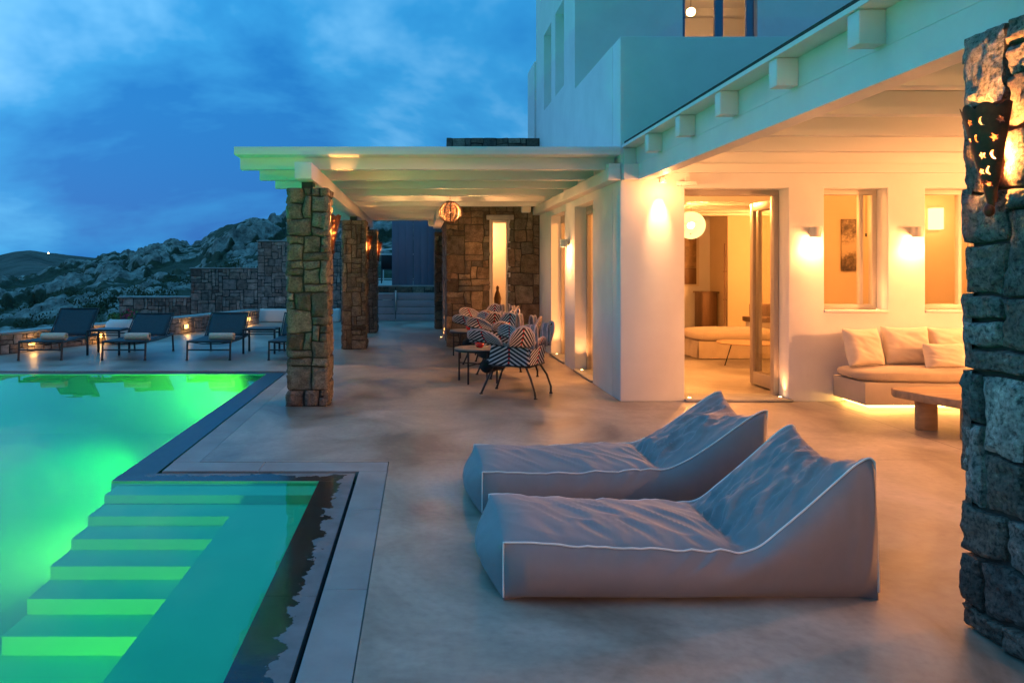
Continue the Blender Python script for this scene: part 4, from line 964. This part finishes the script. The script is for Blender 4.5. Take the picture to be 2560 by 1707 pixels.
for (x, y, lab) in ((-5.99, 12.42, 'rolled towel on the leftmost lounger'), (-4.63, 12.42, 'rolled towel on the second lounger from the left'), (-3.25, 12.42, 'rolled towel on the third lounger from the left'), (-1.93, 12.42, 'rolled towel on the lounger behind the pillar')):
    towel(lab, x, y)
for (x, y, lab) in ((-5.41, 12.95, 'dark metal side table between the two leftmost loungers'), (-2.80, 13.15, 'dark metal side table between the two rightmost loungers')):
    rt = empty('side_table', (x, y, 0), lab, 'side table', 'dark side tables between the loungers'); a = .27
    for (sx, sy) in ((-1, 0), (1, 0), (-1, 1), (1, 1)): MB().box(sx*a-.016, sx*a+.016, sy*.45-.016, sy*.45+.016, .001, .43).build('leg', M['dark_metal'], rt, bevel=.003)
    MB().box(-a+.02, a-.02, .0, .45, .425, .438).build('table_top', M['dark_metal'], rt, bevel=.003)
    MB().box(-a, a, -.016, .012, .40, .424).box(-a, a, .44, .466, .40, .424).box(-a, -a+.02, .0, .45, .40, .424).box(a-.02, a, .0, .45, .40, .424).box(-a, a, -.01, .01, .33, .35).box(-a, a, .45, .466, .33, .35).build('rim', M['dark_metal'], rt)

# ---------------------------------------------------------------- striped armchairs
def stripes(name='chevron_weave'):
    m, t, b, o = newmat(name); l = t.links.new
    uv = N(t, 'ShaderNodeUVMap'); s = N(t, 'ShaderNodeSeparateXYZ'); l(uv.outputs[0], s.inputs[0])
    a = N(t, 'ShaderNodeMath', operation='SUBTRACT', i_1=.5); l(s.outputs[0], a.inputs[0]); ab = N(t, 'ShaderNodeMath', operation='ABSOLUTE'); l(a.outputs[0], ab.inputs[0])
    k = N(t, 'ShaderNodeMath', operation='MULTIPLY', i_1=6.0); l(ab.outputs[0], k.inputs[0])
    k2 = N(t, 'ShaderNodeMath', operation='MULTIPLY_ADD', i_1=4.5); l(s.outputs[1], k2.inputs[0]); l(k.outputs[0], k2.inputs[2])
    fr = N(t, 'ShaderNodeMath', operation='FRACT'); l(k2.outputs[0], fr.inputs[0]); lt = N(t, 'ShaderNodeMath', operation='GREATER_THAN', i_1=.56); l(fr.outputs[0], lt.inputs[0])
    mid = N(t, 'ShaderNodeMath', operation='LESS_THAN', i_1=.026); l(ab.outputs[0], mid.inputs[0])
    w_ = N(t, 'ShaderNodeMix', data_type='RGBA'); w_.inputs[6].default_value = (.62,.58,.60,1); w_.inputs[7].default_value = (.75,.04,.035,1); l(mid.outputs[0], w_.inputs[0])
    mx = N(t, 'ShaderNodeMix', data_type='RGBA'); mx.inputs[6].default_value = (.010,.010,.018,1); l(lt.outputs[0], mx.inputs[0]); l(w_.outputs[2], mx.inputs[7]); l(mx.outputs[2], b.inputs['Base Color'])
    b.inputs['Roughness'].default_value = .75
    tc_ = N(t, 'ShaderNodeTexCoord'); n = N(t, 'ShaderNodeTexNoise'); n.inputs['Scale'].default_value = 260; l(tc_.outputs['Object'], n.inputs['Vector'])
    bp = N(t, 'ShaderNodeBump'); bp.inputs['Strength'].default_value = .5; bp.inputs['Distance'].default_value = .002; l(n.outputs[0], bp.inputs['Height']); l(bp.outputs[0], b.inputs['Normal'])
    return m
M['stripe'] = stripes()
def make_chair(label, loc, rz):
    """local: +Y front, X sideways, origin at floor centre"""
    root = empty('armchair', loc, label, 'armchair', 'striped woven armchairs round the low tables', rz); bl = M['black']
    hw, yr, yf, zs, za = .235, -.27, .24, .36, .585
    for s in (-1, 1):
        MB().tube([(s*hw*.9, yr+.05, zs), (s*hw*1.08, yr-.03, .22), (s*hw*1.1, yr-.08, .08), (s*hw*1.05, yr-.085, .008)], .013, 7).tube([(s*hw*1.05, yr-.085, 0.001), (s*hw*1.05, yr-.085, .014)], .021, 8).build('leg', bl, root, smooth='auto')
        MB().tube([(s*hw*.72, yf-.03, zs-.03), (s*hw*.95, yf+.10, .008)], .013, 7).tube([(s*hw*.95, yf+.10, 0.001), (s*hw*.95, yf+.10, .014)], .021, 8).build('leg', bl, root, smooth='auto')
    MB().tube([(-hw, yr, zs), (hw, yr, zs), (hw, yf-.05, zs-.01), (-hw, yf-.05, zs-.01)], .014, 7, closed=True).build('seat_frame', bl, root, smooth=True)
    st = MB().sheet(lambda u, v: (-hw*1.0+2*hw*u, yr+.02+(yf-yr+.02)*v, zs+.035+.02*math.sin(PI*u)-.015*math.sin(PI*v)), 10, 10); st.build('seat', M['stripe'], root, smooth=True, solid=.02)
    MB().tube([(-hw*.95, yf+.02, zs-.03), (-hw*.8, yf+.045, zs-.03), (0, yf+.06, zs-.03), (hw*.8, yf+.045, zs-.03), (hw*.95, yf+.02, zs-.03)], [.04,.085,.092,.085,.04], 14).build('seat_roll', M['blackseat'], root, smooth=True)
    # lower side and back panels
    for s in (-1, 1):
        MB().sheet(lambda u, v: (s*(hw+.04*v*v), yr+(yf-yr)*u*(1-.1*v), zs+(za-zs)*v+.02*v*(u-.5)**2*4), 12, 8).build('side_panel', M['stripe'], root, smooth=True, solid=.008)
    MB().sheet(lambda u, v: (-hw+2*hw*u, yr-.03*v*v-.02*math.sin(PI*u)*v, zs+(za-zs)*v), 12, 8).build('back_panel', M['stripe'], root, smooth=True, solid=.008)
    # arm wings flaring outwards with a round arch
    def petal(nm, P0, P1, outv, hgt, bend):
        P0, P1, outv = Vector(P0), Vector(P1), Vector(outv)
        def fn(u, v):
            arch = math.sin(PI*u)**.45 if 0 < u < 1 else 0
            hh = hgt*v*(.18+.82*arch); return P0.lerp(P1, u)+outv*(bend*math.sin(v*PI*.5)*(.35+.65*arch))+Vector((0,0,hh))
        p = MB().sheet(fn, 20, 10).build(nm, M['stripe'], root, smooth=True, solid=.01)
        MB().tube([fn(i/24, 1.0) for i in range(25)], .0125, 6).build('rim', M['rose_rim'], p, smooth=True)
        MB().tube([P0, P1], .011, 6).build('arm_rail', bl, p, smooth=True)
    for s in (-1, 1):
        petal('arm_wing', (s*(hw+.03), yr+.30, za), (s*(hw+.16), yf+.16, za+.075), (s*.8, .35, 0), .15, .10)
        MB().sheet(lambda u, v: (s*(hw+.03+.05*v*math.sin(PI*u)), yr+.32*u, za+.05*v*(1-.4*math.sin(PI*u))), 8, 4).build('arm_panel', M['stripe'], root, smooth=True, solid=.008)
        # tall hairpin loop at the rear corner
        def lp(u, v, s=s):
            a = PI*u; c = Vector((s*(hw-.03), yr-.02, za-.0)); rr = .062
            return c+Vector((s*(-math.cos(a))*rr*(.9+.2*v), -.05+.055*v+.0*u, 0))+Vector((0,0,-.02+.27*math.sin(a)**.5))
        q_ = MB().sheet(lp, 18, 4).build('back_loop', M['stripe'], root, smooth=True, solid=.008)
        MB().tube([lp(i/18, 0) for i in range(19)], .0115, 6).build('rim', M['rose_rim'], q_, smooth=True)
        MB().tube([lp(i/18, 1) for i in range(19)], .0115, 6).build('rim', M['rose_rim'], q_, smooth=True)
        petal('back_wing', (s*(hw+.0), yr-.05, za), (s*(hw+.25), yr+.16, za+.02), (s*.6, -.5, 0), .24, .16)
    petal('backrest', (-hw+.06, yr-.01, za), (hw-.06, yr-.01, za), (0, -1, 0), .10, .06)
    return root
def ang(dx, dy): return math.atan2(dy, dx)-PI/2
chairs = [((1.12, 9.02), (-.87, .50), 'nearest black and white striped armchair with red chevrons, back to the viewer'),
          ((1.18, 10.52), (-.94, -.34), 'striped armchair on the far side of the nearer low table'),
          ((1.06, 11.72), (-.87, .50), 'striped armchair on the near side of the farther low table'),
          ((1.22, 13.2), (-.94, -.34), 'farthest striped armchair, below the slit window in the stone wall')]
c0 = None
for (p, d, lab) in chairs:
    if c0 is None: c0 = make_chair(lab, (p[0], p[1], 0), ang(*d))
    else:
        c = copy_tree(c0); c.location = (p[0], p[1], 0); c.rotation_euler = (0, 0, ang(*d)); c['label'] = lab
for (x, y, lab) in ((.745, 9.93, 'nearer round black legged low table with a red bowl'), (.79, 12.72, 'farther round black legged low table with a red bowl')):
    rt = empty('low_table', (x, y, 0), lab, 'table', 'round low tables'); 
    for k in range(4):
        a = PI/4+PI/2*k+.25; MB().tube([(.275*math.cos(a), .275*math.sin(a), 0.004), (.275*math.cos(a), .275*math.sin(a), .43)], .0125, 7).build('leg', M['black'], rt, smooth='auto')
    MB().lathe([(0,.452),(.298,.452),(.302,.447),(.302,.438),(.0,.436)], n=48).build('table_top', M['tile_top'], rt, smooth='auto')
    MB().lathe([(.27,.41),(.31,.41),(.31,.4345),(.27,.4345),(.27,.41)], n=48).build('rim', M['black'], rt, smooth='auto')
    MB().tube([(.275*math.cos(PI/4+.25), .275*math.sin(PI/4+.25), .24), (-.275*math.cos(PI/4+.25), -.275*math.sin(PI/4+.25), .24)], .008, 6).tube([(.275*math.cos(3*PI/4+.25), .275*math.sin(3*PI/4+.25), .24), (-.275*math.cos(3*PI/4+.25), -.275*math.sin(3*PI/4+.25), .24)], .008, 6).build('stretcher', M['black'], rt)
    bw = empty('bowl', (x+.02, y-.04, .452), ('red glass candle bowl on the nearer low table' if y < 11 else 'red glass candle bowl on the farther low table'), 'bowl', 'red candle bowls')
    MB().lathe([(0,.004),(.035,.004),(.052,.02),(.064,.065),(.058,.065),(.045,.02),(0,.012)], n=28).build('glass_bowl', M['red'], bw, smooth=True)
    MB().lathe([(0,.045),(.054,.045)], n=20).build('wax', emat('red_glow', (1,.09,.05), .8) if 'red_glow' not in bpy.data.materials else bpy.data.materials['red_glow'], bw)

# ---------------------------------------------------------------- beanbag loungers
def catmull(pts, n):
    out_ = []; m = len(pts)
    for k in range(n+1):
        t = k/n*(m-1); i = min(int(t), m-2); f = t-i
        p0 = pts[max(i-1, 0)]; p1 = pts[i]; p2 = pts[i+1]; p3 = pts[min(i+2, m-1)]
        out_.append(tuple(.5*((2*p1[a])+(-p0[a]+p2[a])*f+(2*p0[a]-5*p1[a]+4*p2[a]-p3[a])*f*f+(-p0[a]+3*p1[a]-3*p2[a]+p3[a])*f**3) for a in range(2)))
    return out_
def beanbag(label, loc, W_, seed, sagtop=.09, prof=None):
    root = empty('beanbag_lounger', loc, label, 'beanbag lounger', 'grey beanbag loungers')
    prof = prof or [(.0,.262),(.10,.262),(.30,.245),(.50,.238),(.70,.232),(.88,.226),(1.0,.222),(1.09,.222),(1.16,.248),(1.25,.32),(1.36,.412),(1.48,.518),(1.57,.597),(1.62,.630),(1.652,.640),(1.672,.622)]
    NS = 150; NV = 60; NH = 18; P = catmull(prof, NS); Lb = 1.69
    sd = seed*11.7
    def folds(x, y, ax, ay, f):      # ridged directional wrinkles
        a = noise.noise(Vector((x*ax+y*ay*.4, y*ay, sd+f)))
        return 1.5*max(0, 1-2.2*abs(a))**1.6
    def top(k, v):
        x, z = P[k]; s = k/NS; y = v*W_; t = math.sin(PI*v)
        t2 = t**.6 if t > 0 else 0
        seat = 1 if x < 1.0 else max(0, 1-(x-1.0)/.12); back = 1-seat
        endf = min(1, x/.12)**.5 if x > 0 else 0
        bul = .040*t2*seat*endf
        # crease between seat and back
        crease = -.045*math.exp(-((x-1.10)/.045)**2)*t2
        bul += back*.035*t2*min(1, (1.66-x)/.15)
        # the top edge sags between its two horns
        sagk = max(0, (x-1.30)/.355)**1.6
        sg = -sagtop*t**.9*sagk if t > 0 else 0
        # directional folds
        u1 = x*math.cos(.45)+y*math.sin(.45); u2 = -x*math.sin(.45)+y*math.cos(.45)
        w1 = noise.noise(Vector((u1*13, u2*2.6, sd)))+.5*noise.noise(Vector((u1*27, u2*5, sd+3)))
        edge = .25+.75*math.exp(-min(v, 1-v)*W_/.16)
        ws = .016*w1*edge*seat*(.25+.75*min(1, x/.25))*(.5+.5*min(1, x))
        ub = x*.5+y*.9; vb = -x*.9+y*.5
        w2 = folds(ub*1.0, vb*1.0, 5.5, 4.0, 5)*.6+folds(x+y*.3, y-x*.4, 9, 6, 9)*.4+.35*noise.noise(Vector((ub*22, vb*9, sd)))
        wb = .014*(w2-.35)*back*t2
        wa = x*.80+y*.60; wc = -x*.60+y*.80+.03*noise.noise(Vector((x*6, y*6, sd)))
        wb += (.021*(folds(wa, wc, 3.0, 9.5, 7)-.3)+.011*(folds(wa, wc, 6, 21, 17)-.3))*back*t2
        ws += .010*(folds(u1, u2, 12, 3.2, 21)-.3)*seat*endf*t2*min(1, x/.3)
        # radiating pulls near the crease
        rd = math.exp(-((x-1.14)/.11)**2)*.011*noise.noise(Vector((y*26, x*6, sd+1)))*t2
        d = bul+ws+wb+rd
        nx = -.62*back
        nz = 1-.25*back
        return Vector((x+nx*(d+crease*.3), y, z+nz*d+crease+sg))
    mb = MB()
    def P3(k, q_, h):  # near/far side (q_=0/1), h 0 bottom..1 top
        s = k/NS; tp = top(k, q_); bx = -.0+s*Lb; 
        # bottom slightly tucked under
        b_ = Vector((bx+.02*(1 if s < .5 else -1)*0, tp.y, .0))
        p = b_.lerp(tp, h); ends = min(1, s/.06, (1-s)/.05); e = max(0, ends)**.6
        out = (.068*math.sin(PI*min(1, h*1.0))**.8 if 0 < h < 1 else 0)*e
        if h <= .12: out = out*(h/.12)-.035*(1-h/.12)**2*e
        wr = noise.noise(Vector((p.x*16, p.z*5, sd+q_*9)))*.009*math.sin(PI*h) * (.35+1.6*max(0, s-.72)/.28*1.0)
        p.y += (-(out+wr) if q_ == 0 else (out+wr)); return p
    # loft
    for k in range(NS):
        for q_ in (0, 1):
            for h in range(NH):
                a, b, c, d = P3(k, q_, h/NH), P3(k+1, q_, h/NH), P3(k+1, q_, (h+1)/NH), P3(k, q_, (h+1)/NH)
                mb.quad(*(map(tuple, (a, b, c, d) if q_ == 0 else (d, c, b, a))))
        for v in range(NV):
            mb.quad(*map(tuple, (top(k, v/NV), top(k+1, v/NV), top(k+1, (v+1)/NV), top(k, (v+1)/NV))))
    # end caps
    def cap(end, v, h):
        k = 0 if end == 0 else NS
        tp = top(k, v); bx = 0 if end == 0 else Lb; b_ = Vector((bx, v*W_, 0)); p = b_.lerp(tp, h)
        for q_, wv in ((0, 1-v), (1, v)):
            dyv = P3(k, q_, h).y-(0 if q_ == 0 else W_); p.y += dyv*wv
        bl = math.sin(PI*v)**.7*math.sin(PI*min(1, h*.96+.04))**.7 if 0 < v < 1 and 0 < h < 1 else 0
        wr = .006*noise.noise(Vector((v*9, h*5, sd)))*bl
        p.x += (-1 if end == 0 else 1)*(bl*(.10 if end == 0 else .05)+wr)
        return p
    for end in (0, 1):
        for v in range(NV):
            for h in range(NH):
                qd = [cap(end, v/NV, h/NH), cap(end, (v+1)/NV, h/NH), cap(end, (v+1)/NV, (h+1)/NH), cap(end, v/NV, (h+1)/NH)]
                if end == 0: qd.reverse()
                mb.quad(*map(tuple, qd))
    mb.build('body', M['bean'], root, smooth=True, weld=.0006, normals=True)
    pr = .0046
    pip = MB()
    for q_ in (0, 1):
        s_ = -1 if q_ == 0 else 1
        line = [P3(0, q_, h/NH) for h in range(1, NH)]+[top(k, q_) for k in range(0, NS+1, 2)]+[P3(NS, q_, 1-h/NH) for h in range(1, NH)]
        pip.tube([(p.x, p.y+s_*.003, p.z+.001) for p in line], pr, 7)
    pip.build('piping', M['piping'], root, smooth=True)
    return root
beanbag('nearer grey canvas beanbag lounger with white piping and two pointed corners', (.372, 3.425, 0), .715, 1, .10)
beanbag('farther grey canvas beanbag lounger with white piping, behind the nearer one', (.372, 4.60, 0), .70, 2, .085,
        [(.0,.262),(.10,.262),(.30,.255),(.50,.258),(.70,.262),(.88,.268),(1.0,.272),(1.09,.275),(1.16,.295),(1.27,.35),(1.40,.435),(1.52,.520),(1.62,.59),(1.69,.628),(1.725,.632)])

# ---------------------------------------------------------------- porch sofa, cushions, coffee table
bs = empty('built_in_sofa', (5.5, 8.15, 0), 'built in sandy bench sofa with glowing strip light under its base', 'sofa')
lb(MB().box(4.60, 8.9, 7.87, 8.485, .068, .305), 'base', pmat('sand_render', (.50,.42,.31), .8, var=.08, scale=3), bs, bevel=.012)
lb(MB().box(4.74, 8.9, 8.02, 8.48, .0, .067), 'plinth', M['plaster'], bs)
lb(MB().box(4.70, 8.9, 7.992, 8.014, .035, .06).box(4.705, 4.725, 8.015, 8.48, .035, .06), 'strip_light', M['led'], bs)
def padbox(mb, x0, x1, y0, y1, z0, z1, puff=.02, seed=0, nx=40, ny=16, nz=6, exp=6):
    def f(ax, s):
        def g(u, v):
            p = [0, 0, 0]; o_ = [i for i in range(3) if i != ax]; p[ax] = s; p[o_[0]] = -1+2*u; p[o_[1]] = -1+2*v
            n = (sum(abs(c)**exp for c in p))**(1/exp); q_ = [c/n for c in p]
            e = [(1-abs(c)**2) for c in p]
            X = (x0+x1)/2+(x1-x0)/2*q_[0]; Y = (y0+y1)/2+(y1-y0)/2*q_[1]; Z = (z0+z1)/2+(z1-z0)/2*q_[2]
            w = puff*(e[(ax+1) % 3]*e[(ax+2) % 3])**.5*s+.004*noise.noise(Vector((X*8+seed, Y*14, Z*12)))
            P_ = [X, Y, Z]; P_[ax] += w; return P_
        return g
    dims = {0: (ny, nz), 1: (nx, nz), 2: (nx, ny)}
    for ax in range(3):
        for s in (-1, 1): mb.sheet(f(ax, s), *dims[ax])
mb = MB(); padbox(mb, 4.57, 8.9, 7.83, 8.47, .30, .435, .02, 3, 60, 16, 8); mb.uv = {}
lb(mb, 'seat_cushion', M['seat_linen'], bs, weld=.001, smooth=True, normals=True)
def cushion(label, loc, w_, h_, lean, rz, seed, th=.085):
    rt = empty('scatter_cushion', loc, label, 'cushion', 'linen cushions on the bench sofa', rz); rt.rotation_euler = (R(-lean), 0, R(rz)); rt.rotation_mode = 'XYZ'
    mb = MB()
    for s in (-1, 1):
        def f(u, v, s=s):
            x = -1+2*u; z = -1+2*v; e = max(0, (1-x**4)*(1-z**4)); pin = 1-.07*(1-abs(x)**2)*abs(z)**3*1.2; pin2 = 1-.07*(1-abs(z)**2)*abs(x)**3*1.2
            wr = .014*noise.noise(Vector((x*2.2+z*2.5+seed, z*3, seed)))+.010*(1-2*abs(noise.noise(Vector((x*1.5+seed, z*4+x*2, 3)))))
            return (x*w_/2*pin2, s*(th*e**.55+wr*e**.5), h_/2+z*h_/2*pin)
        mb.sheet(f, 30, 30)
    mb.uv = {}; mb.build('cover', M['cushion'], rt, weld=.0008, smooth=True, normals=True)
    MB().tube([(-w_/2*.9,0,h_*.02),(0,0,h_*.04),(w_/2*.9,0,h_*.02)], .003, 4).build('seam', M['cushion'], rt)
cushion('leftmost square linen cushion leaning at the end of the bench sofa', (4.80, 8.17, .435), .44, .42, 16, 12, 1)
cushion('large crumpled linen cushion, second from the left on the bench sofa', (5.28, 8.22, .435), .50, .43, 14, -4, 2.3)
cushion('small rectangular linen cushion in front of the large ones', (5.52, 7.98, .435), .44, .27, 14, 3, 3.1)
cushion('large linen cushion behind the small rectangular one', (5.78, 8.24, .435), .50, .42, 13, 5, 4.4)
cushion('linen cushion at the far right of the bench sofa, by the stone pillar', (6.28, 8.2, .435), .48, .42, 14, -6, 5.2)
ct = empty('wooden_table', (5.2, 6.9, 0), 'rustic live edge wooden coffee table in front of the bench sofa', 'coffee table')
rnd = random.Random(9); top_ = []
edge = [(4.42,7.10),(4.47,7.22),(4.9,7.26),(5.4,7.24),(5.95,7.25),(6.0,6.9),(5.98,6.5),(5.5,6.44),(5.1,6.46),(4.75,6.42),(4.62,6.50),(4.50,6.78)]
pts = []
for i, p in enumerate(edge):
    q_ = edge[(i+1) % len(edge)]
    for k in range(5): f_ = k/5; pts.append((p[0]+(q_[0]-p[0])*f_+rnd.uniform(-.008,.008), p[1]+(q_[1]-p[1])*f_+rnd.uniform(-.008,.008)))
lb(MB().prism(pts[::-1], .285, .362), 'table_top', M['wood'], ct, bevel=.012, normals=True)
for (x, y) in ((4.67, 7.03), (4.80, 6.62), (5.8, 7.0), (5.8, 6.62)):
    lg = MB(); lg.prism([(x+(.095+.012*math.sin(k*2.1))*math.cos(PI/4*k+.3), y+(.065+.012*math.cos(k*1.7))*math.sin(PI/4*k+.3)) for k in range(8)], 0.001, .284)
    lb(lg, 'leg', M['wood'], ct, bevel=.008)

# ---------------------------------------------------------------- interior seen through the door and windows
db = empty('daybed', (5.2, 12.7, .022), 'slipcovered beige daybed inside the room, seen through the door', 'daybed')
mb = MB(); padbox(mb, 4.46, 5.95, 12.22, 13.25, .28, .47, .02, 1, 30, 20, 6, 5); mb.uv = {}; lb(mb, 'cushion', M['seat_linen'], db, weld=.001, smooth=True, normals=True)
sk_ = MB(); sk_.sheet(lambda u, v: (4.47+(1.47)*u, 12.23-.02*(1-v)+.012*math.sin(u*40)*(1-v), .035+.27*v), 60, 6); sk_.sheet(lambda u, v: (4.47-.02*(1-v)+.012*math.sin(u*30)*(1-v), 13.22-.99*u, .035+.27*v), 40, 6); sk_.uv = {}
sk_.box(4.49, 5.94, 12.25, 13.22, .03, .30); lb(sk_, 'slipcover', M['seat_linen'], db, smooth='auto')
rt_ = empty('round_table', (4.86, 11.35, .022), 'round thin legged coffee table inside the room in front of the daybed', 'table')
MB().lathe([(0,.345),(.415,.345),(.42,.352),(.415,.36),(0,.36)], n=40).build('table_top', M['wood'], rt_, smooth='auto')
for k in range(3):
    a = 2*PI*k/3+2.9; MB().tube([(.2*math.cos(a), .2*math.sin(a), .345), (.30*math.cos(a), .30*math.sin(a), .002)], .008, 6).build('leg', M['black'], rt_)
cb = empty('cabinet', (6.95, 18.4, .022), 'narrow brown wooden cabinet against the back wall of the room', 'cabinet')
lb(MB().box(6.74, 7.10, 18.2, 18.7, .022, .88), 'carcass', M['wood_dark'], cb, bevel=.005); lb(MB().box(6.70, 7.14, 18.17, 18.72, .882, .915), 'top_board', M['wood_dark'], cb, bevel=.004)
lb(MB().box(6.76, 7.0, 18.188, 18.199, .06, .84), 'door', M['wood_dark'], cb, bevel=.003)
pc = empty('wall_panel', (6.4, 18.77, 1.05), 'dark abstract panel hanging on the back wall behind the globe lamp', 'picture')
lb(MB().box(6.02, 6.80, 18.75, 18.79, 1.08, 1.48), 'lower_field', M['wood_dark'], pc, bevel=.004); lb(MB().box(6.02, 6.80, 18.75, 18.79, 1.483, 2.22), 'upper_field', pmat('patina_panel', (.28,.19,.11), .6, var=.5, scale=5), pc, bevel=.004)
lb(MB().box(5.98, 6.88, 18.791, 18.798, 1.03, 2.27), 'backing_board', M['frame_pale'], pc)
pk = empty('clothes_pole', (7.05, 17.6, .022), 'thin dark upright pole at the edge of the inner wall', 'pole')
lb(MB().tube([(7.02, 17.55, .03), (7.02, 17.55, 2.05)], .018, 8).tube([(6.98,17.55,1.4),(7.06,17.55,1.4)], .01, 6).tube([(6.98,17.55,.75),(7.06,17.55,.75)], .01, 6), 'pole', M['wood_dark'], pk); lb(MB().lathe([(0,.03),(.12,.03),(.12,.0)], (7.02,17.55,.023), 20), 'base', M['wood_dark'], pk)
sh = empty('shelf_seat', (6.6, 16, .022), 'low brown ledge with a back board inside the room', 'bench')
lb(MB().box(6.85, 7.6, 15.6, 16.2, .36, .46), 'seat', M['wood_dark'], sh, bevel=.01); lb(MB().box(7.0, 7.6, 16.15, 16.2, .461, .72), 'back_board', M['wood_dark'], sh, bevel=.01); lb(MB().box(6.9, 7.55, 15.7, 16.15, .023, .359), 'base', M['plaster'], sh)
gl_ = empty('globe_lamp', (4.98, 14.0, 2.27), 'big glowing woven thread globe lamp inside the room', 'pendant lamp')
rnd = random.Random(4); th = MB()
for _ in range(110):
    ax = Vector((rnd.gauss(0,1), rnd.gauss(0,1), rnd.gauss(0,1))).normalized(); e1 = ax.orthogonal().normalized(); e2 = ax.cross(e1); off = rnd.uniform(-.12, .12); rr = math.sqrt(max(.001, .25**2-off**2))
    th.tube([tuple(ax*off+e1*rr*math.cos(2*PI*k/22)+e2*rr*math.sin(2*PI*k/22)) for k in range(22)], .003, 3, closed=True)
th.build('thread_shell', emat('glowing_thread', (1,.70,.24), 1.9), gl_)
MB().blob((0,0,0), .07, 2, 0).build('bulb', M['bulb'], gl_, smooth=True); MB().tube([(0,0,.25),(0,0,.52)], .003, 4).build('cord', M['black'], gl_)
lamp('globe_light', (0,0,0), 1200, (1,.37,.085), .08, parent=gl_)
pd = empty('framed_print', (6.9, 12.18, 1.44), 'unframed dark print of a bare landscape seen through the first window', 'picture')
def printmat():
    m, t, b, o = newmat('faded_print'); l = t.links.new; tc_ = N(t, 'ShaderNodeTexCoord'); n = N(t, 'ShaderNodeTexNoise'); n.inputs['Scale'].default_value = 6; n.inputs['Detail'].default_value = 8; n.inputs['Roughness'].default_value = .8
    l(tc_.outputs['Object'], n.inputs['Vector']); s = N(t, 'ShaderNodeSeparateXYZ'); l(tc_.outputs['Object'], s.inputs[0])
    mr = N(t, 'ShaderNodeMapRange'); mr.inputs[1].default_value = .18; mr.inputs[2].default_value = .34; mr.inputs[3].default_value = -.14; mr.inputs[4].default_value = .06; l(s.outputs[2], mr.inputs[0])
    mr2 = N(t, 'ShaderNodeMapRange'); mr2.inputs[1].default_value = .40; mr2.inputs[2].default_value = .62; mr2.inputs[3].default_value = .08; mr2.inputs[4].default_value = -.10; l(s.outputs[2], mr2.inputs[0])
    a = N(t, 'ShaderNodeMath', operation='ADD'); l(n.outputs[0], a.inputs[0]); l(mr.outputs[0], a.inputs[1]); a2 = N(t, 'ShaderNodeMath', operation='ADD'); l(a.outputs[0], a2.inputs[0]); l(mr2.outputs[0], a2.inputs[1])
    r = ramp(t, [(.38, (.03,.02,.015)), (.5, (.2,.14,.08)), (.6, (.5,.40,.26))]); l(a2.outputs[0], r.inputs[0]); l(r.outputs[0], b.inputs['Base Color']); return m
lb(MB().box(6.74, 7.06, 12.17, 12.195, 1.44, 2.27), 'print', printmat(), pd, bevel=.002)
lb(MB().box(6.75, 7.05, 12.163, 12.169, 2.262, 2.268), 'top_edge', M['wood_dark'], pd)
pn = empty('pendant_cord', (6.62, 11.3, 2.0), 'thin black pendant flex with a small bulb holder behind the first window', 'pendant lamp')
MB().tube([(0,0,.0),(0,0,.8)], .004, 5).build('cord', M['black'], pn); MB().lathe([(0,-.05),(.014,-.045),(.016,0),(0,.004)], n=12).build('holder', M['black'], pn, smooth=True)
wl = empty('wall_lamp', (8.22, 12.1, 2.1), 'glowing rectangular wall lamp behind the second window', 'wall lamp')
MB().prism([(-.075,-.05),(.075,-.05),(.09,.09),(-.09,.09)], 0, .34).build('shade', M['shade'], wl, bevel=.006); MB().box(-.02,.02,.091,.098,.1,.2).build('bracket', M['frame'], wl)
lamp('lamp_light', (0,-.5,.17), 25, WARM, .006, parent=wl)
ul = empty('upstairs_lamp', (4.62, 13.0, 5.86), 'small bright round lamp hanging in the upper room', 'pendant lamp')
MB().blob((0,0,0), .075, 2, 0).build('bulb', M['bulb'], ul, smooth=True); MB().tube([(0,0,.07),(0,0,.6)], .004, 4).build('cord', M['black'], ul)
lamp('upstairs_light', (0,0,0), 220, (1,.50,.2), .085, parent=ul)

il = empty('added_room_lamp', (4.0, 10.6, 2.55), 'added ceiling lamp spilling warm light through the side doors', 'ceiling lamp')
MB().lathe([(0,0),(.10,.0),(.11,.02),(.11,.24),(0,.245)], n=24).build('housing', M['speaker'], il, smooth='auto'); MB().lathe([(0,-.004),(.09,-.004)], n=20).build('lens', M['shade'], il)
lamp('room_fill', (0,0,-.08), 300, (1,.37,.085), .05, parent=il)  # added to send warm light out under the pergola

for (x, y, p, lab) in ((7.6, 10.2, 120, 'added hidden ceiling lamp brightening the room behind the porch windows'), (8.3, 15.4, 420, 'added hidden ceiling lamp brightening the back of the living room')):
    il = empty('added_room_lamp', (x, y, 2.55), lab, 'ceiling lamp')
    MB().lathe([(0,0),(.10,.0),(.11,.02),(.11,.24),(0,.245)], n=24).build('housing', M['speaker'], il, smooth='auto'); MB().lathe([(0,-.004),(.09,-.004)], n=20).build('lens', M['shade'], il)
    lamp('room_fill', (0,0,-.08), p, (1,.37,.085), .05, parent=il)  # both lamps added out of sight to brighten the rooms
